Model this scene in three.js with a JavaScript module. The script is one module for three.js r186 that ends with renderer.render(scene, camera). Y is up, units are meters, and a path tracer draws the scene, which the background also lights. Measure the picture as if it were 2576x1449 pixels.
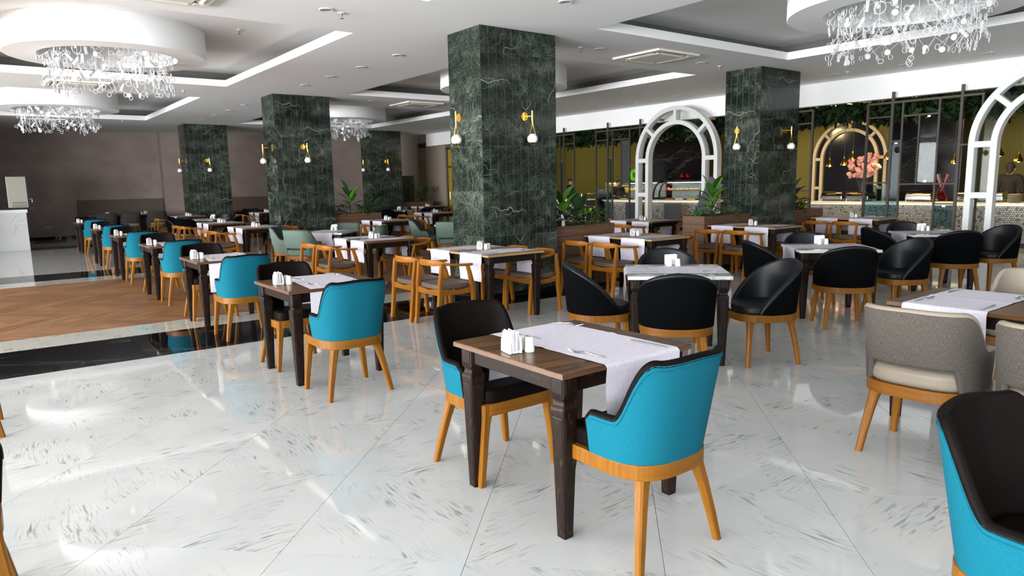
import * as THREE from 'three';
import { RoundedBoxGeometry } from 'three/addons/geometries/RoundedBoxGeometry.js';
import { mergeGeometries, toCreasedNormals } from 'three/addons/utils/BufferGeometryUtils.js';
import { MarchingCubes } from 'three/addons/objects/MarchingCubes.js';
import { RectAreaLightUniformsLib } from 'three/addons/lights/RectAreaLightUniformsLib.js';

// ---------------------------------------------------------------- camera, sky, daylight, exposure
const scene = new THREE.Scene();
const camera = new THREE.PerspectiveCamera(44.834, 2576 / 1449, 0.05, 120);
camera.position.set(0, 1.53, 0);
camera.rotation.set(THREE.MathUtils.degToRad(-8.53165), THREE.MathUtils.degToRad(-37.28235), THREE.MathUtils.degToRad(-1.10392), 'YXZ');
camera.focus = 4.2;
camera.userData.fStop = 4.5;
camera.updateMatrixWorld();
const renderer = new THREE.WebGLRenderer({ antialias: true });
renderer.toneMapping = THREE.LinearToneMapping;
renderer.toneMappingExposure = 1.0;
renderer.shadowMap.enabled = true;
renderer.shadowMap.type = THREE.PCFSoftShadowMap;
RectAreaLightUniformsLib.init();
scene.background = new THREE.Color().setRGB(3.6, 3.9, 4.2);      // bright overcast sky outside the windows
const CEIL = 3.48;
// daylight: one soft area light just inside each glazed bay of the left facade and of the facade behind the camera
const WINX = -11.5, FRONTZ = 7, BAYS = [], BACKBAYS = [];
for (let i = 0; i < 9; i++) BAYS.push([6.6 - i * 2.7, 6.6 - i * 2.7 - 2.5]);          // [z0, z1] of the glazed bays on the left
for (let i = 0; i < 7; i++) BACKBAYS.push([-11 + i * 2.7, -11 + i * 2.7 + 2.5]);      // [x0, x1] of the glazed bays behind the camera
const DAY = new THREE.Color().setRGB(0.98, 0.99, 1.0);
function daylight(x, y, z, w, h, tx, ty, tz, power, color) {
  const l = new THREE.RectAreaLight(color, power, w, h);
  l.position.set(x, y, z); l.lookAt(tx, ty, tz); l.name = 'window_daylight'; scene.add(l);
}
for (const [a, b] of BAYS) daylight(WINX + 0.14, 1.7, (a + b) / 2, Math.abs(a - b), 3.0, WINX + 3, 1.7, (a + b) / 2, 39, DAY);
for (const [a, b] of BACKBAYS) daylight((a + b) / 2, 1.7, FRONTZ - 0.14, b - a, 3.0, (a + b) / 2, 1.7, 0, 1.8, DAY);

// ---------------------------------------------------------------- helpers
let seed = 7;
const rnd = () => { seed = (seed * 1664525 + 1013904223) >>> 0; return seed / 4294967296; };
const rr = (a, b) => a + (b - a) * rnd();
const V = (x, y, z) => new THREE.Vector3(x, y, z);
const lerp = (a, b, t) => a + (b - a) * t;
const sst = (a, b, x) => { const t = Math.min(1, Math.max(0, (x - a) / (b - a))); return t * t * (3 - 2 * t); };
const taken = new Map();
function numbered(n) { const k = taken.get(n) || 0; taken.set(n, k + 1); return k ? n + '_' + String(k).padStart(3, '0') : n; }
function tag(o, label, category, group) { o.userData.label = label; o.userData.category = category; if (group) o.userData.group = group; return o; }
function thing(name, label, category, [x, y, z] = [0, 0, 0], turn = 0, group) {
  const o = new THREE.Group(); o.name = numbered(name); o.position.set(x, y, z); o.rotation.y = turn; scene.add(o);
  return tag(o, label, category, group);
}
function part(parent, name, geo, mat) { const m = new THREE.Mesh(geo, mat); m.name = name; m.castShadow = m.receiveShadow = true; parent.add(m); return m; }
function single(name, geo, mat, label, category, group, pos) {
  const m = new THREE.Mesh(geo, mat); m.name = numbered(name); m.castShadow = m.receiveShadow = true; if (pos) m.position.set(...pos); scene.add(m);
  return tag(m, label, category, group);
}
function struct(name, geo, mat) { const m = new THREE.Mesh(geo, mat); m.name = name; m.castShadow = m.receiveShadow = true; m.userData.kind = 'structure'; scene.add(m); return m; }
function copyOf(proto, pos, turn, label, group) {
  const c = proto.clone(); c.userData = { ...proto.userData }; c.name = numbered(proto.userData.base || proto.name); c.position.set(...pos); c.rotation.y = turn; scene.add(c);
  if (label) c.userData.label = label; if (group) c.userData.group = group; delete c.userData.base; return c;
}
// a factory that hands out the prototype first and clones afterwards
function maker(build) {
  let proto = null;
  return (pos, turn, label, group) => {
    if (!proto) { proto = build(); proto.base = proto.name; proto.position.set(...pos); proto.rotation.y = turn; scene.add(proto); taken.set(proto.name, 1); proto.userData.label = label; if (group) proto.userData.group = group; return proto; }
    const c = proto.clone(); c.userData = { ...proto.userData, label, group }; if (!group) delete c.userData.group; c.name = numbered(proto.base); c.position.set(...pos); c.rotation.set(0, turn, 0); scene.add(c); return c;
  };
}
function group0(name, category) { const g = new THREE.Group(); g.name = name; g.userData.category = category; return g; }
function flat(g) { return g.index ? g.toNonIndexed() : g; }
function merge(list) {
  return mergeGeometries(list.map((g) => { const f = flat(g); for (const k of Object.keys(f.attributes)) if (!['position', 'normal', 'uv'].includes(k)) f.deleteAttribute(k); return f; }));
}
// uv in metres by dominant normal axis; grain axis runs along u
function triUV(geo, grain = 'x', ox = 0, oy = 0, s = 1) {
  const g = flat(geo), p = g.attributes.position, n = g.attributes.normal, uv = new Float32Array(p.count * 2), gi = 'xyz'.indexOf(grain), get = [(i) => p.getX(i), (i) => p.getY(i), (i) => p.getZ(i)];
  for (let t = 0; t < p.count; t += 3) {
    const nn = [0, 0, 0]; for (let k = 0; k < 3; k++) { nn[0] += n.getX(t + k); nn[1] += n.getY(t + k); nn[2] += n.getZ(t + k); }
    const a = nn.map(Math.abs), d = a[0] >= a[1] && a[0] >= a[2] ? 0 : a[1] >= a[2] ? 1 : 2;
    const o = [0, 1, 2].filter((k) => k !== d), u = o.includes(gi) ? gi : o[0], v = o.find((k) => k !== u);
    for (let k = 0; k < 3; k++) { uv[(t + k) * 2] = get[u](t + k) * s + ox; uv[(t + k) * 2 + 1] = get[v](t + k) * s + oy; }
  }
  g.setAttribute('uv', new THREE.BufferAttribute(uv, 2)); return g;
}
const box = (w, h, d, x = 0, y = 0, z = 0) => { const g = new THREE.BoxGeometry(w, h, d); g.translate(x, y, z); return g; };
const rbox = (w, h, d, r, x = 0, y = 0, z = 0, seg = 2) => { const g = new RoundedBoxGeometry(w, h, d, seg, r); g.translate(x, y, z); return g; };
const cyl = (r0, r1, h, n = 16, x = 0, y = 0, z = 0) => { const g = new THREE.CylinderGeometry(r0, r1, h, n); g.translate(x, y, z); return g; };
const sph = (r, a = 20, b = 14, x = 0, y = 0, z = 0) => { const g = new THREE.SphereGeometry(r, a, b); g.translate(x, y, z); return g; };
function tube(pts, r, seg = 24, rad = 8, closed = false) { return new THREE.TubeGeometry(new THREE.CatmullRomCurve3(pts.map((p) => (p.isVector3 ? p : V(...p))), closed, 'centripetal'), seg, r, rad, closed); }
function rod(a, b, r0, r1 = r0, n = 8) {
  const A = V(...a), B = V(...b), g = new THREE.CylinderGeometry(r1, r0, A.distanceTo(B), n);
  g.applyQuaternion(new THREE.Quaternion().setFromUnitVectors(V(0, 1, 0), B.clone().sub(A).normalize())); g.translate((A.x + B.x) / 2, (A.y + B.y) / 2, (A.z + B.z) / 2); return g;
}
// loft between rings of points (all rings the same length, closed), capped at both ends
function loft(rings, crease = 0.6, caps = true) {
  const n = rings[0].length, pos = [], uv = [];
  const put = (p, u, v) => { pos.push(p[0], p[1], p[2]); uv.push(u, v); };
  let acc = 0;
  for (let i = 0; i + 1 < rings.length; i++) {
    const A = rings[i], B = rings[i + 1], len = Math.hypot(A[0][0] - B[0][0], A[0][1] - B[0][1], A[0][2] - B[0][2]);
    let around = 0;
    for (let k = 0; k < n; k++) {
      const k2 = (k + 1) % n, w = Math.hypot(A[k][0] - A[k2][0], A[k][1] - A[k2][1], A[k][2] - A[k2][2]);
      put(A[k], acc, around); put(A[k2], acc, around + w); put(B[k2], acc + len, around + w);
      put(A[k], acc, around); put(B[k2], acc + len, around + w); put(B[k], acc + len, around); around += w;
    }
    acc += len;
  }
  if (caps) for (const [R, flip] of [[rings[0], true], [rings[rings.length - 1], false]]) {
    const c = [0, 1, 2].map((j) => R.reduce((s, p) => s + p[j], 0) / n);
    for (let k = 0; k < n; k++) { const a = R[k], b = R[(k + 1) % n]; const t = flip ? [c, b, a] : [c, a, b]; t.forEach((p) => put(p, p[0], p[2])); }
  }
  const g = new THREE.BufferGeometry(); g.setAttribute('position', new THREE.Float32BufferAttribute(pos, 3)); g.setAttribute('uv', new THREE.Float32BufferAttribute(uv, 2));
  g.computeVertexNormals(); return toCreasedNormals(g, crease);
}
// square ring (chamfered) in the horizontal plane; order chosen so that lofting upwards faces out
const sq = (x, y, z, hw, hd = hw, c = 0.18) => { const a = hw * c, b = hd * c; return [[x - hw, y, z + hd - b], [x - hw + a, y, z + hd], [x + hw - a, y, z + hd], [x + hw, y, z + hd - b], [x + hw, y, z - hd + b], [x + hw - a, y, z - hd], [x - hw + a, y, z - hd], [x - hw, y, z - hd + b]]; };
// rectangular bar swept along a path of [x,y,z,halfWidth,halfHeight]; width is taken horizontally across the path
function bar(path, up = V(0, 1, 0), c = 0.3) {
  const P = path.map((p) => V(p[0], p[1], p[2]));
  return loft(path.map((p, i) => {
    const t = P[Math.min(i + 1, P.length - 1)].clone().sub(P[Math.max(i - 1, 0)]).normalize();
    const side = new THREE.Vector3().crossVectors(t, up).normalize(), u2 = new THREE.Vector3().crossVectors(side, t).normalize(), a = p[3], b = p[4];
    return [[-1, 1 - c], [-1 + c, 1], [1 - c, 1], [1, 1 - c], [1, -1 + c], [1 - c, -1], [-1 + c, -1], [-1, -1 + c]].map(([q, r]) => P[i].clone().addScaledVector(side, q * a).addScaledVector(u2, r * b).toArray()).reverse();
  }), 0.7);
}
function shapeExtrude(pts, h, bevel = 0, holes = [], seg = 2) {   // outline in (x,z), extruded upwards from y=0 to y=h
  const s = new THREE.Shape(pts.map(([x, z]) => new THREE.Vector2(x, -z))); for (const ho of holes) s.holes.push(new THREE.Path(ho.map(([x, z]) => new THREE.Vector2(x, -z))));
  const g = new THREE.ExtrudeGeometry(s, { depth: h - 2 * bevel, bevelEnabled: bevel > 0, bevelThickness: bevel, bevelSize: bevel, bevelOffset: -bevel, bevelSegments: seg, curveSegments: 8 });
  g.translate(0, 0, bevel); g.rotateX(-Math.PI / 2); return g;
}
const superEllipse = (a, bBack, bFront, n, nf = n, count = 56) => Array.from({ length: count }, (_, i) => { const t = (i / count) * Math.PI * 2, c = Math.cos(t), s = Math.sin(t), e = s > 0 ? nf : n; return [a * Math.sign(c) * Math.abs(c) ** (2 / e), (s > 0 ? bFront : bBack) * Math.sign(s) * Math.abs(s) ** (2 / e)]; });
function clipPoly(poly, x0, x1, z0, z1) {
  const cut = (P, inside, at) => { const out = []; for (let i = 0; i < P.length; i++) { const a = P[i], b = P[(i + 1) % P.length], ia = inside(a), ib = inside(b); if (ia) out.push(a); if (ia !== ib) out.push(at(a, b)); } return out; };
  const ix = (x) => (a, b) => { const t = (x - a[0]) / (b[0] - a[0]); return [x, lerp(a[1], b[1], t)]; }, iz = (z) => (a, b) => { const t = (z - a[1]) / (b[1] - a[1]); return [lerp(a[0], b[0], t), z]; };
  let P = cut(poly, (p) => p[0] >= x0, ix(x0)); if (P.length) P = cut(P, (p) => p[0] <= x1, ix(x1)); if (P.length) P = cut(P, (p) => p[1] >= z0, iz(z0)); if (P.length) P = cut(P, (p) => p[1] <= z1, iz(z1)); return P;
}
const areaOf = (P) => { let s = 0; for (let i = 0; i < P.length; i++) { const a = P[i], b = P[(i + 1) % P.length]; s += a[0] * b[1] - b[0] * a[1]; } return s / 2; };
// a convex slab with its top at y=0, shrunk by a joint; uv(x,z) gives texture coordinates
function slab(P, joint, thick, uvOf) {
  if (areaOf(P) > 0) P = P.slice().reverse();
  const cx = P.reduce((s, p) => s + p[0], 0) / P.length, cz = P.reduce((s, p) => s + p[1], 0) / P.length;
  const inset = P.map(([x, z], i) => { // move each edge in by the joint
    const a = P[(i + P.length - 1) % P.length], b = P[(i + 1) % P.length];
    const n1 = [-(z - a[1]), x - a[0]], n2 = [-(b[1] - z), b[0] - x], l1 = Math.hypot(...n1) || 1, l2 = Math.hypot(...n2) || 1;
    const m = [n1[0] / l1 + n2[0] / l2, n1[1] / l1 + n2[1] / l2], d = Math.max(0.3, (m[0] * n1[0] + m[1] * n1[1]) / l1); const sgn = (cx - x) * m[0] + (cz - z) * m[1] > 0 ? 1 : -1;
    return [x + (sgn * m[0] * joint) / d, z + (sgn * m[1] * joint) / d];
  });
  const pos = [], uv = [], nor = [], tri = (A, B, C, n) => [A, B, C].forEach((p) => { pos.push(...p); uv.push(...uvOf(p[0], p[2])); nor.push(...n); });
  const n = inset.length;
  for (let i = 1; i + 1 < n; i++) tri([inset[0][0], 0, inset[0][1]], [inset[i][0], 0, inset[i][1]], [inset[i + 1][0], 0, inset[i + 1][1]], [0, 1, 0]);
  for (let i = 0; i < n; i++) { const a = inset[i], b = inset[(i + 1) % n], l = Math.hypot(b[0] - a[0], b[1] - a[1]) || 1, nn = [-(b[1] - a[1]) / l, 0, (b[0] - a[0]) / l];
    tri([a[0], 0, a[1]], [a[0], -thick, a[1]], [b[0], -thick, b[1]], nn); tri([a[0], 0, a[1]], [b[0], -thick, b[1]], [b[0], 0, b[1]], nn); }
  const g = new THREE.BufferGeometry(); g.setAttribute('position', new THREE.Float32BufferAttribute(pos, 3)); g.setAttribute('normal', new THREE.Float32BufferAttribute(nor, 3)); g.setAttribute('uv', new THREE.Float32BufferAttribute(uv, 2)); return g;
}
const CV = { fw: new THREE.Vector3(), f: 1756.4 };
camera.getWorldDirection(CV.fw);
const mvp = new THREE.Matrix4().multiplyMatrices(camera.projectionMatrix, camera.matrixWorldInverse.copy(camera.matrixWorld).invert());
function inView(x, y, z, margin = 1.08) { const v = new THREE.Vector4(x, y, z, 1).applyMatrix4(mvp); return v.w > 0.1 && Math.abs(v.x / v.w) < margin && Math.abs(v.y / v.w) < margin; }

// ---------------------------------------------------------------- computed textures
const GR = Array.from({ length: 256 }, (_, i) => { const a = i * 2.399963; return [Math.cos(a), Math.sin(a)]; });
const PM = (() => { let s = 99; const p = Array.from({ length: 256 }, (_, i) => i); for (let i = 255; i > 0; i--) { s = (s * 1664525 + 1013904223) >>> 0; const j = s % (i + 1); [p[i], p[j]] = [p[j], p[i]]; } return p.concat(p); })();
const GX = new Float64Array(512), GY = new Float64Array(512), PT = new Uint8Array(512); for (let i = 0; i < 512; i++) { GX[i] = GR[i & 255][0]; GY[i] = GR[i & 255][1]; PT[i] = PM[i]; }
function pn(x, y, px = 256, py = 256, sd = 0) {      // periodic gradient noise, about -0.7..0.7
  const xi = Math.floor(x), yi = Math.floor(y), fx = x - xi, fy = y - yi;
  const i0 = ((xi % px) + px) % px, i1 = (((xi + 1) % px) + px) % px, j0 = ((yi % py) + py) % py & 255, j1 = ((((yi + 1) % py) + py) % py) & 255, o = sd * 17;
  const a = PT[(i0 + o) & 255], b = PT[(i1 + o) & 255], h00 = PT[a + j0], h10 = PT[b + j0], h01 = PT[a + j1], h11 = PT[b + j1];
  const u = fx * fx * fx * (fx * (fx * 6 - 15) + 10), v = fy * fy * fy * (fy * (fy * 6 - 15) + 10);
  const n00 = GX[h00] * fx + GY[h00] * fy, n10 = GX[h10] * (fx - 1) + GY[h10] * fy, n01 = GX[h01] * fx + GY[h01] * (fy - 1), n11 = GX[h11] * (fx - 1) + GY[h11] * (fy - 1);
  const p = n00 + (n10 - n00) * u, q = n01 + (n11 - n01) * u; return p + (q - p) * v;
}
function fbm(x, y, px, py, oct = 4, sd = 0) { let s = 0, a = 0.5, f = 1; for (let i = 0; i < oct; i++) { s += a * pn(x * f, y * f, px * f, py * f, sd + i); a *= 0.5; f *= 2; } return s; }
const C = (hex) => { const c = new THREE.Color(hex); return [c.r, c.g, c.b]; };       // sRGB hex to linear
const s8 = (v) => { v = Math.min(1, Math.max(0, v)); return Math.round(255 * (v <= 0.0031308 ? v * 12.92 : 1.055 * v ** (1 / 2.4) - 0.055)); };
function tex(w, h, size, fn, srgb = true) {           // size = [metres across u, metres across v]; fn gives linear colour or a height 0..1
  const d = new Uint8Array(w * h * 4);
  for (let j = 0; j < h; j++) for (let i = 0; i < w; i++) { const c = fn(i / w, j / h), o = (j * w + i) * 4; if (srgb) { d[o] = s8(c[0]); d[o + 1] = s8(c[1]); d[o + 2] = s8(c[2]); } else d[o] = d[o + 1] = d[o + 2] = Math.max(0, Math.min(255, c * 255)); d[o + 3] = 255; }
  const t = new THREE.DataTexture(d, w, h); t.wrapS = t.wrapT = THREE.RepeatWrapping; t.magFilter = THREE.LinearFilter; t.minFilter = THREE.LinearMipmapLinearFilter; t.generateMipmaps = true; if (srgb) t.colorSpace = THREE.SRGBColorSpace;
  t.repeat.set(1 / size[0], 1 / size[1]); t.needsUpdate = true; return t;
}
const mix3 = (a, b, t) => [lerp(a[0], b[0], t), lerp(a[1], b[1], t), lerp(a[2], b[2], t)];
const STD = (o) => new THREE.MeshStandardMaterial(o), PHY = (o) => new THREE.MeshPhysicalMaterial(o);
const lin = (r, g, b) => new THREE.Color().setRGB(r, g, b);
function woodTex(size, light, dark, sd, opts = {}) {
  const { rings = 9, streak = 0.6, knots = 0, w = 512, h = 256 } = opts;
  return tex(w, h, size, (u, v) => {
    const warp = fbm(u * 2, v * 3, 2, 3, 3, sd) * 0.9 + fbm(u, v * 2, 1, 2, 2, sd + 5) * 0.6;
    const ring = 0.5 + 0.5 * Math.sin((v * rings + warp * 1.6) * Math.PI * 2);
    const fine = fbm(u * 6, v * 90, 6, 90, 2, sd + 9), mid = fbm(u * 3, v * 22, 3, 22, 3, sd + 3);
    let t = 0.28 + ring * 0.25 + fine * 0.55 * streak + mid * 0.9 * streak;
    if (knots) { const k = sst(0.33, 0.55, fbm(u * 5, v * 7, 5, 7, 2, sd + 21)); t += k * knots; }
    return mix3(light, dark, Math.min(1, Math.max(0, t)));
  });
}
// ---------------------------------------------------------------- materials
// veins drawn as wandering, branching cracks into a wrapped buffer
function crackField(n, sets, sd) {
  const F = new Float32Array(n * n); let q = sd * 7919 + 13; const R = () => { q = (q * 1664525 + 1013904223) >>> 0; return q / 4294967296; };
  const dot = (x, y, r, a) => { const k = Math.ceil(r + 1); for (let j = -k; j <= k; j++) for (let i = -k; i <= k; i++) { const X = Math.floor(x) + i, Y = Math.floor(y) + j, d = Math.hypot(X + 0.5 - x, Y + 0.5 - y), v = a * Math.min(1, Math.max(0, r + 0.5 - d)); if (v > 0) { const o = (((Y % n) + n) % n) * n + (((X % n) + n) % n); if (F[o] < v) F[o] = v; } } };
  const walk = (x, y, ang, len, r, a, wob, branch, jag) => { let t = ang; for (let s = 0; s < len; s++) { const f = Math.sin((Math.PI * (s + 1)) / (len + 1)); dot(x, y, r * (0.45 + 0.55 * f), a * (0.35 + 0.65 * f)); x += Math.cos(t); y += Math.sin(t); t += (R() - 0.5) * wob + (ang - t) * 0.04; if (R() < jag) { t += (R() - 0.5) * 1.6; } if (branch > 0 && R() < branch) walk(x, y, t + (R() < 0.5 ? -1 : 1) * (0.35 + R() * 0.7), len * (0.2 + R() * 0.35), r * 0.7, a * 0.75, wob, branch * 0.3, jag); } };
  for (const S of sets) for (let c = 0; c < S.clusters; c++) { const cx = R() * n, cy = R() * n, base = S.angles[Math.floor(R() * S.angles.length)] + (R() - 0.5) * S.spread; for (let k = 0; k < S.per; k++) walk(cx + (R() - 0.5) * S.size * n, cy + (R() - 0.5) * S.size * n, base + (R() - 0.5) * S.fan, (S.len[0] + R() * (S.len[1] - S.len[0])) * n, S.r[0] + R() * (S.r[1] - S.r[0]), S.a[0] + R() * (S.a[1] - S.a[0]), S.wob, S.branch, S.jag); }
  return F;
}
const marbleVariants = [0, 1, 2, 3].map((k) => tex(512, 512, [0.8, 0.8], (u, v) => {
  // short grey streaks running along the diagonal of the tile
  const a = (u + v) * 0.7071, b = (v - u) * 0.7071, wob = pn(a * 3 + k * 7, b * 3, 256, 256, k) * 0.05;
  const n = pn(a * 5.5 + k * 3.1 + 9, (b + wob) * 42 + k * 11 + 99, 256, 256, k) + 0.35 * pn(a * 12 + k, (b + wob) * 95 + 50, 256, 256, k + 2), n2 = pn(a * 8 + k * 2.7, (b + wob) * 110 + 120, 256, 256, k + 4) + 0.3 * pn(a * 3, (b + wob) * 50 + 77, 256, 256, k + 5), m = sst(-0.14, 0.28, fbm(a * 1.7 + k * 5, b * 3.1, 256, 256, 3, k + 9));
  const cloud = 0.5 + fbm(u * 2 + k, v * 2, 256, 256, 4, k + 13);
  const st = sst(0.16, 0.44, n) * 0.62 * m + sst(0.1, 0.42, n2) * 0.42 * m;
  return mix3(mix3([0.485, 0.485, 0.472], [0.425, 0.43, 0.42], cloud), [0.11, 0.122, 0.115], Math.min(1, st));
}));
const MFLOOR = marbleVariants.map((t) => PHY({ map: t, roughness: 0.045, ior: 1.5 }));
const blackCracks = crackField(512, [{ clusters: 9, per: 3, angles: [0.15, 0.35, -0.2], spread: 0.3, fan: 0.4, size: 0.16, len: [0.1, 0.5], r: [0.25, 0.9], a: [0.25, 0.9], wob: 0.22, branch: 0.012, jag: 0.01 }], 5);
const blackMarble = tex(512, 512, [1.6, 1.6], (u, v) => mix3([0.004, 0.004, 0.005], [0.3, 0.29, 0.27], Math.min(1, blackCracks[Math.floor(v * 512) * 512 + Math.floor(u * 512)] + 0.008 * Math.max(0, fbm(u * 20, v * 20, 20, 20, 2)))));
const MBLACKM = PHY({ map: blackMarble, roughness: 0.04, specularIntensity: 0.22 });
const calaCracks = crackField(512, [{ clusters: 5, per: 3, angles: [1.0, 1.25, 0.8], spread: 0.3, fan: 0.3, size: 0.1, len: [0.12, 0.4], r: [0.6, 3.2], a: [0.2, 0.8], wob: 0.3, branch: 0.01, jag: 0.03 }], 9);
const calacatta = tex(512, 512, [1.6, 1.6], (u, v) => mix3([0.6, 0.6, 0.59], [0.1, 0.1, 0.11], Math.min(1, calaCracks[Math.floor(v * 512) * 512 + Math.floor(u * 512)] * 0.75 + 0.05 * Math.max(0, fbm(u * 6, v * 6, 6, 6, 3, 5)))));
const MCALA = PHY({ map: calacatta, roughness: 0.12 });
const borderMarble = tex(512, 512, [0.9, 0.9], (u, v) => {
  const w = fbm(u * 4, v * 4, 4, 4, 4, 3) * 0.6, r = Math.abs(fbm(u * 6 + v * 2 + w, v * 3 - w * 1.2, 1e3, 1e3, 3, 4)), m = sst(-0.1, 0.2, fbm(u * 3, v * 3, 3, 3, 2, 6));
  return mix3([0.46, 0.455, 0.41], [0.16, 0.14, 0.1], Math.min(1, sst(0.035, 0.0, r) * 0.62 * m));
});
const MBORDER = PHY({ map: borderMarble, roughness: 0.07 });
const MGROUT = STD({ color: lin(0.34, 0.33, 0.3), roughness: 0.9 });
const greenStone = (sd, base0, base1, vein, white, clusters, dens) => {
  const n = 1024, hair = crackField(n, [{ clusters, per: 26, angles: [0.9, -0.8, 1.35, 0.25, -1.3], spread: 0.5, fan: 0.9, size: 0.24, len: [0.05, 0.22], r: [0.3, 0.85], a: [0.2, 0.85], wob: 0.3, branch: 0.014, jag: 0.03 }], sd + 1);
  const bold = crackField(n, [{ clusters: 9, per: 1, angles: [0.15, 0.9, -0.7], spread: 0.6, fan: 0.4, size: 0.1, len: [0.2, 0.55], r: [0.9, 1.9], a: [0.5, 1], wob: 0.42, branch: 0.012, jag: 0.09 }], sd + 2);
  return tex(n, n, [2.3, 2.3], (u, v) => {
    const o = Math.floor(v * n) * n + Math.floor(u * n), p = sst(-0.2, 0.32, fbm(u * 3, v * 5, 3, 5, 4, 12 + sd)), cloud = Math.max(0, fbm(u * 14 + 0.6 * pn(u * 6, v * 6, 6, 6, 2), v * 18, 14, 18, 4, 22 + sd) + 0.1);
    const band = sst(0.1, 0.34, fbm(u * 2, v * 5, 2, 5, 4, 40 + sd));
    return mix3(mix3(mix3(base0, base1, Math.min(1, p * cloud * 1.9 + band * 0.45)), vein, Math.min(1, hair[o] * (0.35 + 0.65 * p) * dens)), white, bold[o] * 0.85);
  });
};
const MGREEN = PHY({ map: greenStone(0, [0.006, 0.009, 0.0068], [0.07, 0.09, 0.066], [0.28, 0.33, 0.255], [0.42, 0.46, 0.4], 64, 1.05), roughness: 0.12, specularIntensity: 0.5 });
const MGREENJOINT = STD({ color: lin(0.2, 0.225, 0.22), roughness: 0.5 });
// woods
const oakFloor = [0, 1, 2].map((k) => woodTex([1.3, 0.42], [[0.31, 0.145, 0.054], [0.27, 0.12, 0.043], [0.34, 0.165, 0.065]][k], [0.045, 0.019, 0.008], 30 + k * 7, { rings: 2, streak: 1.35, knots: 0.75 }));
const MOAK = oakFloor.map((t) => PHY({ map: t, roughness: 0.42, specularIntensity: 0.4 }));
const MWALNUT = PHY({ specularIntensity: 0.4, map: woodTex([0.9, 0.5], [0.125, 0.056, 0.021], [0.014, 0.0065, 0.003], 3, { rings: 3, streak: 1.5 }), roughness: 0.3 });
const MWALEDGE = STD({ map: woodTex([0.6, 0.2], [0.1, 0.05, 0.025], [0.045, 0.019, 0.009], 4, { rings: 3 }), roughness: 0.4 });
const MOAKTOP = STD({ map: woodTex([0.9, 0.5], [0.36, 0.225, 0.11], [0.22, 0.12, 0.05], 12, { rings: 5, streak: 0.5 }), roughness: 0.38 });
const MDARKLEG = PHY({ map: tex(256, 256, [0.5, 0.3], (u, v) => { const n = fbm(u * 4, v * 24, 4, 24, 4, 2), w = sst(0.12, 0.4, fbm(u * 8, v * 16, 8, 16, 3, 7)); return mix3(mix3([0.005, 0.003, 0.0024], [0.013, 0.0065, 0.0045], 0.5 + n), [0.09, 0.036, 0.016], w * 0.55); }), roughness: 0.42, specularIntensity: 0.3 });
const MBEECH = PHY({ map: woodTex([0.7, 0.16], [0.2, 0.08, 0.0065], [0.1, 0.032, 0.002], 21, { rings: 3, streak: 0.55, knots: 0.4 }), roughness: 0.38, specularIntensity: 0.35 });
const MBEECH2 = PHY({ map: woodTex([0.7, 0.16], [0.185, 0.072, 0.006], [0.09, 0.029, 0.002], 24, { rings: 4, streak: 0.5 }), roughness: 0.4, specularIntensity: 0.35 });
const MBEECH3 = PHY({ map: woodTex([0.7, 0.16], [0.3, 0.112, 0.011], [0.15, 0.046, 0.003], 27, { rings: 3, streak: 0.5, knots: 0.3 }), roughness: 0.38, specularIntensity: 0.35 });  // lighter copy of the chair beech, brightened to offset shade on the armchairs
const MPLANTER = STD({ map: woodTex([1.2, 0.3], [0.14, 0.068, 0.033], [0.04, 0.018, 0.009], 40, { rings: 3, streak: 0.9 }), roughness: 0.5 });
const MPEG = STD({ color: lin(0.38, 0.2, 0.08), roughness: 0.5 });
// fabrics
function weave(size, a, b, sd, fx = 60, fy = 200) { return tex(512, 512, size, (u, v) => { const n = fbm(u * fx, v * fy * 0.25, fx, fy * 0.25, 2, sd) + 0.8 * pn(u * fy, v * fx * 1.5, fy, fx * 1.5, sd + 3) + 0.35 * pn(u * 160, v * 160, 160, 160, sd + 6); return mix3(a, b, Math.min(1, Math.max(0, 0.5 + n * 0.9))); }); }
const MTEAL = PHY({ map: tex(512, 512, [0.3, 0.3], (u, v) => { const n = 0.8 * pn(u * 200, v * 44, 200, 44, 3) + 0.5 * pn(u * 60, v * 180, 60, 180, 6) + 0.25 * fbm(u * 24, v * 12, 24, 12, 3, 8); return mix3([0.0004, 0.048, 0.076], [0.0042, 0.122, 0.172], Math.min(1, Math.max(0, 0.52 + n * 0.6))); }), roughness: 0.9, specularIntensity: 0.25 });
const MTWEED = STD({ map: tex(512, 512, [0.4, 0.4], (u, v) => { const n = pn(u * 240, v * 40, 240, 40, 5) * 0.8 + pn(u * 90, v * 200, 90, 200, 9) * 0.5 + 0.4 * pn(u * 250, v * 14, 250, 14, 4); return mix3([0.012, 0.0095, 0.009], [0.1, 0.085, 0.069], Math.min(1, Math.max(0, 0.45 + n * 0.8))); }), roughness: 0.95 });
const MSAGE = STD({ map: weave([0.3, 0.3], [0.065, 0.098, 0.078], [0.115, 0.16, 0.13], 8, 40, 90), roughness: 0.95 });
const MSAGEIN = STD({ color: lin(0.03, 0.048, 0.038), roughness: 0.7 });
const MVELVET = PHY({ color: lin(0.0016, 0.0018, 0.0022), roughness: 0.95, specularIntensity: 0.06 });
const MLEATHER = PHY({ color: lin(0.005, 0.0032, 0.003), roughness: 0.5, specularIntensity: 0.06 });
const MBLACKL = PHY({ color: lin(0.004, 0.005, 0.0065), roughness: 0.45, specularIntensity: 0.4 });
const MBEIGE = PHY({ color: lin(0.185, 0.155, 0.12), roughness: 0.5, specularIntensity: 0.5 });
const MTAUPE = PHY({ color: lin(0.088, 0.06, 0.042), roughness: 0.6 });
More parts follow.
